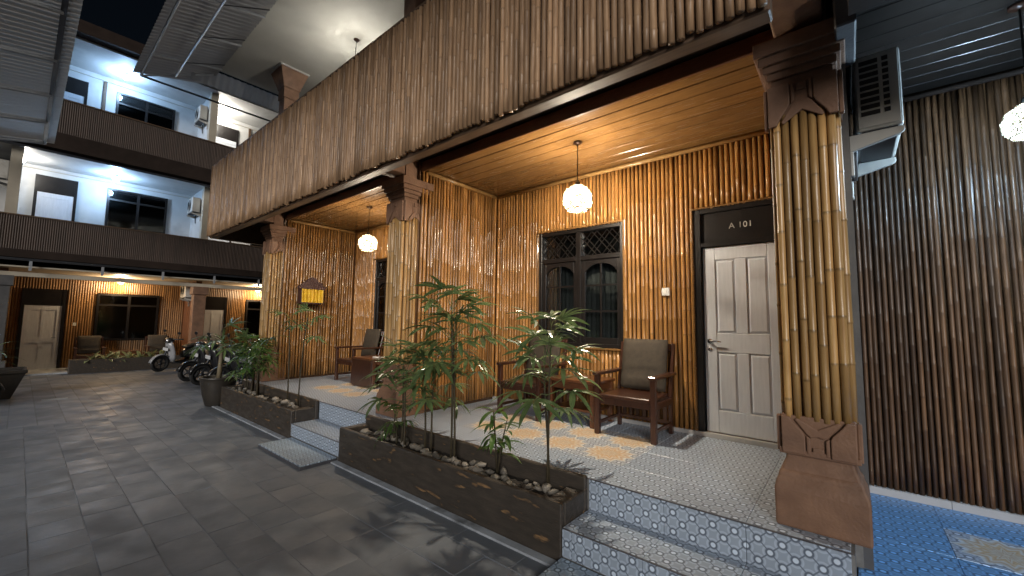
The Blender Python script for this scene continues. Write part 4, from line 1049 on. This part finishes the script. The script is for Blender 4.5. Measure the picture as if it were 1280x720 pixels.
def side_table(loc, rz, label, panel=False):
    t = empty('side_table', loc, rz, label=label, cat='table'); hw, hd, H = .34, .27, .53
    MB().box(-hw, hw, -hd, hd, H-.035, H).build('table_top', M['tablewood'], t, bev=.006)
    for sx in (-1, 1):
        for sy in (-1, 1): MB().box(sx*(hw-.045)-.03, sx*(hw-.045)+.03, sy*(hd-.045)-.03, sy*(hd-.045)+.03, 0, H-.036).build('leg', M['tablewood'], t, bev=.004)
        MB().box(sx*(hw-.045)-.01, sx*(hw-.045)+.01, -hd+.08, hd-.08, H-.12, H-.037).build('apron', M['tablewood'], t)
    for sy in (-1, 1): MB().box(-hw+.08, hw-.08, sy*(hd-.045)-.01, sy*(hd-.045)+.01, H-.12, H-.037).build('apron', M['tablewood'], t)
    MB().box(-hw+.05, hw-.05, -hd+.05, hd-.05, .16, .185).build('shelf', M['tablewood'], t, bev=.003)
    if panel: MB().box(-hw+.02, hw-.02, -hd-.012, -hd+.013, .02, H-.036).build('front_panel', M['darkwood'], t, bev=.003)
    return t
side_table((-2.64, 4.55, TZ), 0, 'reddish wooden side table between the two veranda armchairs')
side_table((-6.86, 4.30, TZ), 0, 'dark panelled side table beside the pillar on the shrine veranda', True)
side_table((-18.75, 2.35, .03), R(90), 'wooden side table between the far ground floor armchairs')
# ashtray + small things on the tables
a = empty('ashtray', (-2.52, 4.40, TZ+.53), label='small white dish on the reddish side table', cat='dish')
MB().lathe([(.03, 0), (.055, .025), (.06, .03), (.05, .028), (.028, .008)], 16).build('dish_body', M['switch'], a, smooth=True)
a = empty('tissue_packet', (-6.66, 4.20, TZ+.53), label='small white packet on the dark panelled side table', cat='packet')
MB().box(-.09, .09, -.035, .035, 0, .02).build('packet_body', M['switch'], a, bev=.006)
sw = MB().box(-.045, .045, -.012, .012, -.045, .045); sw.box(-.018, .018, -.017, -.012, -.025, .025)
o = sw.build('light_switch', M['switch'], None, bev=.003); o.location = (-1.66, RW-.035, 2.06); tag(o, 'white light switch on the bamboo wall between window and door', 'switch')

# shrine on the partition
sh = empty('wall_shrine', (-8.735, 3.84, 2.0), label='small hanging wall shrine with dark carved top and yellow cloth', cat='shrine')
MB().box(0, .20, -.24, .24, 0, .03).box(0, .16, -.22, -.19, .03, .30).box(0, .16, .19, .22, .03, .30).box(0, .02, -.19, .19, .03, .30).build('shelf', M['shrine'], sh, bev=.004)
poly = [(-.26, .30), (.26, .30), (.29, .36), (.22, .38), (.19, .44), (.12, .46), (.07, .53), (0, .56), (-.07, .53), (-.12, .46), (-.19, .44), (-.22, .38), (-.29, .36)]
MB().prism(poly, (.13, 0, 0), (0, 1, 0), (0, 0, 1), (.05, 0, 0)).prism([(p[0]*.85, p[1]*.93+.02) for p in poly], (0, 0, 0), (0, 1, 0), (0, 0, 1), (.03, 0, 0)).box(.0, .17, -.23, .23, .30, .335).build('carved_crest', M['shrine'], sh, bev=.006)
cl = MB(); n = 24
for i in range(n+1):
    y = -.215+.43*i/n; x = .185+.012*math.sin(i*1.6)+.005*math.sin(i*.6)
    cl.v += [(x, y, .02+.008*math.sin(i*1.2)), (x-.008, y, .16), (x-.01, y, .302)]
cl.f = [f for i in range(n) for f in ((3*i, 3*i+3, 3*i+4, 3*i+1), (3*i+1, 3*i+4, 3*i+5, 3*i+2))]; cl.mi = [0]*len(cl.f)
cl.build('yellow_cloth', M['cloth'], sh, smooth=True)

# ================================================================== MOTORBIKES
def motorbike(loc, rz, label, body='plastic_black', panel='plastic_silver', shield='plastic_black', lean=.12):
    """front towards -y, wheelbase 1.25 m"""
    t = empty('motorbike', loc, rz, label=label, cat='motorbike'); t.rotation_euler = (0, lean, rz)
    def wheel(y, nm):
        w = MB(); w.tube([(0, y+.215*math.cos(a*math.pi/10), .27+.215*math.sin(a*math.pi/10)) for a in range(21)], .05, 8, cap=False)
        o = w.build('wheel', M['rubber'], t, smooth=True)
        r = MB().tube([(-.04, y, .27), (.04, y, .27)], .05, 12)
        r.tube([(0, y+.165*math.cos(a*math.pi/10), .27+.165*math.sin(a*math.pi/10)) for a in range(21)], .018, 6, cap=False)
        for k in range(5): a = k*2*math.pi/5; r.tube([(0, y, .27), (0, y+.165*math.cos(a), .27+.165*math.sin(a))], .014, 5)
        r.build('rim', M['darkmetal'], o, smooth=True)
    wheel(-.62, 'f'); wheel(.62, 'r')
    B = M[body]; P = M[panel]
    def loft(secs, name, mt):
        """secs: (y, z_bottom, z_top, half width)"""
        b = MB(); n = 10
        for (y, zb, zt, hw) in secs:
            for k in range(n):
                a = 2*math.pi*k/n; b.v.append((hw*math.copysign(abs(math.cos(a))**.7, math.cos(a)), y, (zb+zt)/2+(zt-zb)/2*math.copysign(abs(math.sin(a))**.7, math.sin(a))))
        for i in range(len(secs)-1):
            for k in range(n): b.f.append((i*n+k, i*n+(k+1) % n, (i+1)*n+(k+1) % n, (i+1)*n+k))
        b.f += [tuple(range(n)), tuple(range((len(secs)-1)*n, len(secs)*n))]; b.mi = [0]*len(b.f)
        return b.build(name, mt, t, smooth=True)
    loft([(-.03, .42, .60, .07), (.10, .40, .72, .13), (.35, .44, .80, .15), (.62, .56, .82, .13), (.86, .70, .82, .07), (.94, .76, .81, .03)], 'body', B)
    for s in (-1, 1):
        MB().prism([(.08, .56), (.30, .52), (.62, .62), (.90, .77), (.62, .76), (.30, .70)], (s*.150, 0, 0), (0, 1, 0), (0, 0, 1), (s*.02, 0, 0)).build('side_panel', P, t, bev=.006)
    loft([(.00, .72, .78, .10), (.18, .75, .84, .135), (.45, .78, .86, .14), (.72, .80, .90, .115), (.84, .83, .88, .06)], 'seat', M['vinyl'])
    b = MB()                                         # leg shield, curved
    rows = [(.30, .13, -.28), (.45, .19, -.33), (.62, .21, -.37), (.80, .19, -.42), (.95, .13, -.46)]
    for (z, hw, y) in rows:
        for k in range(9): q = -1+k/4; b.v.append((hw*q, y-.08*(1-q*q), z))
    for i in range(4):
        for k in range(8): b.f.append((i*9+k, i*9+k+1, i*9+10+k, i*9+9+k))
    b.mi = [0]*len(b.f); o = b.build('leg_shield', M[shield], t, smooth=True); md = o.modifiers.new('solid', 'SOLIDIFY'); md.thickness = .03
    loft([(-.30, .24, .34, .11), (.0, .22, .33, .13), (.16, .26, .42, .12)], 'footboard', B)
    MB().tube([(0, -.62, .27), (0, -.50, .62), (0, -.44, .98)], [.03, .032, .028], 8).build('fork', M['darkmetal'], t, smooth=True)
    f = MB()                                         # front fender arc
    for i in range(9):
        a = R(10+150*i/8); 
        for x in (-.06, 0, .06): f.v.append((x, -.62-.30*math.cos(a)*1.0, .27+.30*math.sin(a)-abs(x)*.4))
    for i in range(8):
        for k in range(2): f.f.append((i*3+k, i*3+k+1, i*3+4+k, i*3+3+k))
    f.mi = [0]*len(f.f); o = f.build('front_fender', M[shield], t, smooth=True); o.modifiers.new('solid', 'SOLIDIFY').thickness = .012
    loft([(-.56, .92, 1.02, .05), (-.50, .88, 1.06, .12), (-.42, .90, 1.06, .13), (-.34, .96, 1.04, .08)], 'headlight_cowl', B)
    MB().lathe([(.001, 0), (.06, .004), (.075, .02), (.075, .05)], 14).build('headlight', M['chrome'], t, smooth=True).matrix_local = Matrix.Translation((0, -.575, .965)) @ Matrix.Rotation(R(-90), 4, 'X')
    MB().tube([(-.36, -.30, 1.05), (-.16, -.42, 1.03), (0, -.44, 1.0), (.16, -.42, 1.03), (.36, -.30, 1.05)], .016, 6).build('handlebar', M['darkmetal'], t, smooth=True)
    for s in (-1, 1):
        MB().tube([(s*.36, -.30, 1.05), (s*.27, -.35, 1.045)], .022, 8).build('grip', M['rubber'], t, smooth=True)
        mo = MB().tube([(s*.24, -.38, 1.04), (s*.30, -.42, 1.20)], .007, 5); mo.lathe([(.01, -.01), (.06, -.008), (.062, .006), (.01, .012)], 12)
        mo.v = [v if i < 10 else (v[0]+s*.31, -.42+v[2], 1.24+v[1]*.7) for i, v in enumerate(mo.v)]
        mo.build('mirror', M['plastic_black'], t)
    MB().tube([(.17, .25, .30), (.18, .55, .33), (.19, .86, .42)], [.03, .045, .05], 10).build('exhaust', M['metal'], t, smooth=True)
    MB().box(-.06, .10, .15, .62, .22, .40).build('engine', M['darkmetal'], t, bev=.03, seg=2)
    MB().box(-.11, .11, -.53, -.525, .66, .75).build('number_plate', M['plastic_white'], t)
    MB().box(-.06, .06, .93, .95, .70, .75).build('tail_light', mat('tail_lens', (.35, .01, .01), rough=.2), t, bev=.008)
    MB().tube([(-.12, .22, .25), (-.22, .14, .02)], .012, 6).build('kickstand', M['darkmetal'], t)
    return t
motorbike((-16.75, 3.42, 0), R(24), 'white and black scooter parked furthest along the row near the stone planter', 'plastic_black', 'plastic_white', 'plastic_silver')
motorbike((-13.7, 3.55, 0), R(16), 'black motorbike parked beside the white and black scooter', 'plastic_black', 'plastic_black')
motorbike((-12.75, 3.60, 0), R(14), 'black motorbike with silver side stripe in the middle of the row', 'plastic_black', 'plastic_silver')
motorbike((-11.7, 3.75, 0), R(10), 'black motorbike behind the potted palm', 'plastic_black', 'plastic_black')
motorbike((-10.7, 3.9, 0), R(8), 'grey motorbike behind the bushy palm clumps', 'plastic_black', 'plastic_silver')
motorbike((-12.0, -.99, 0), R(180), 'dark motorbike standing across the lane from the row of scooters', 'plastic_black', 'plastic_black')
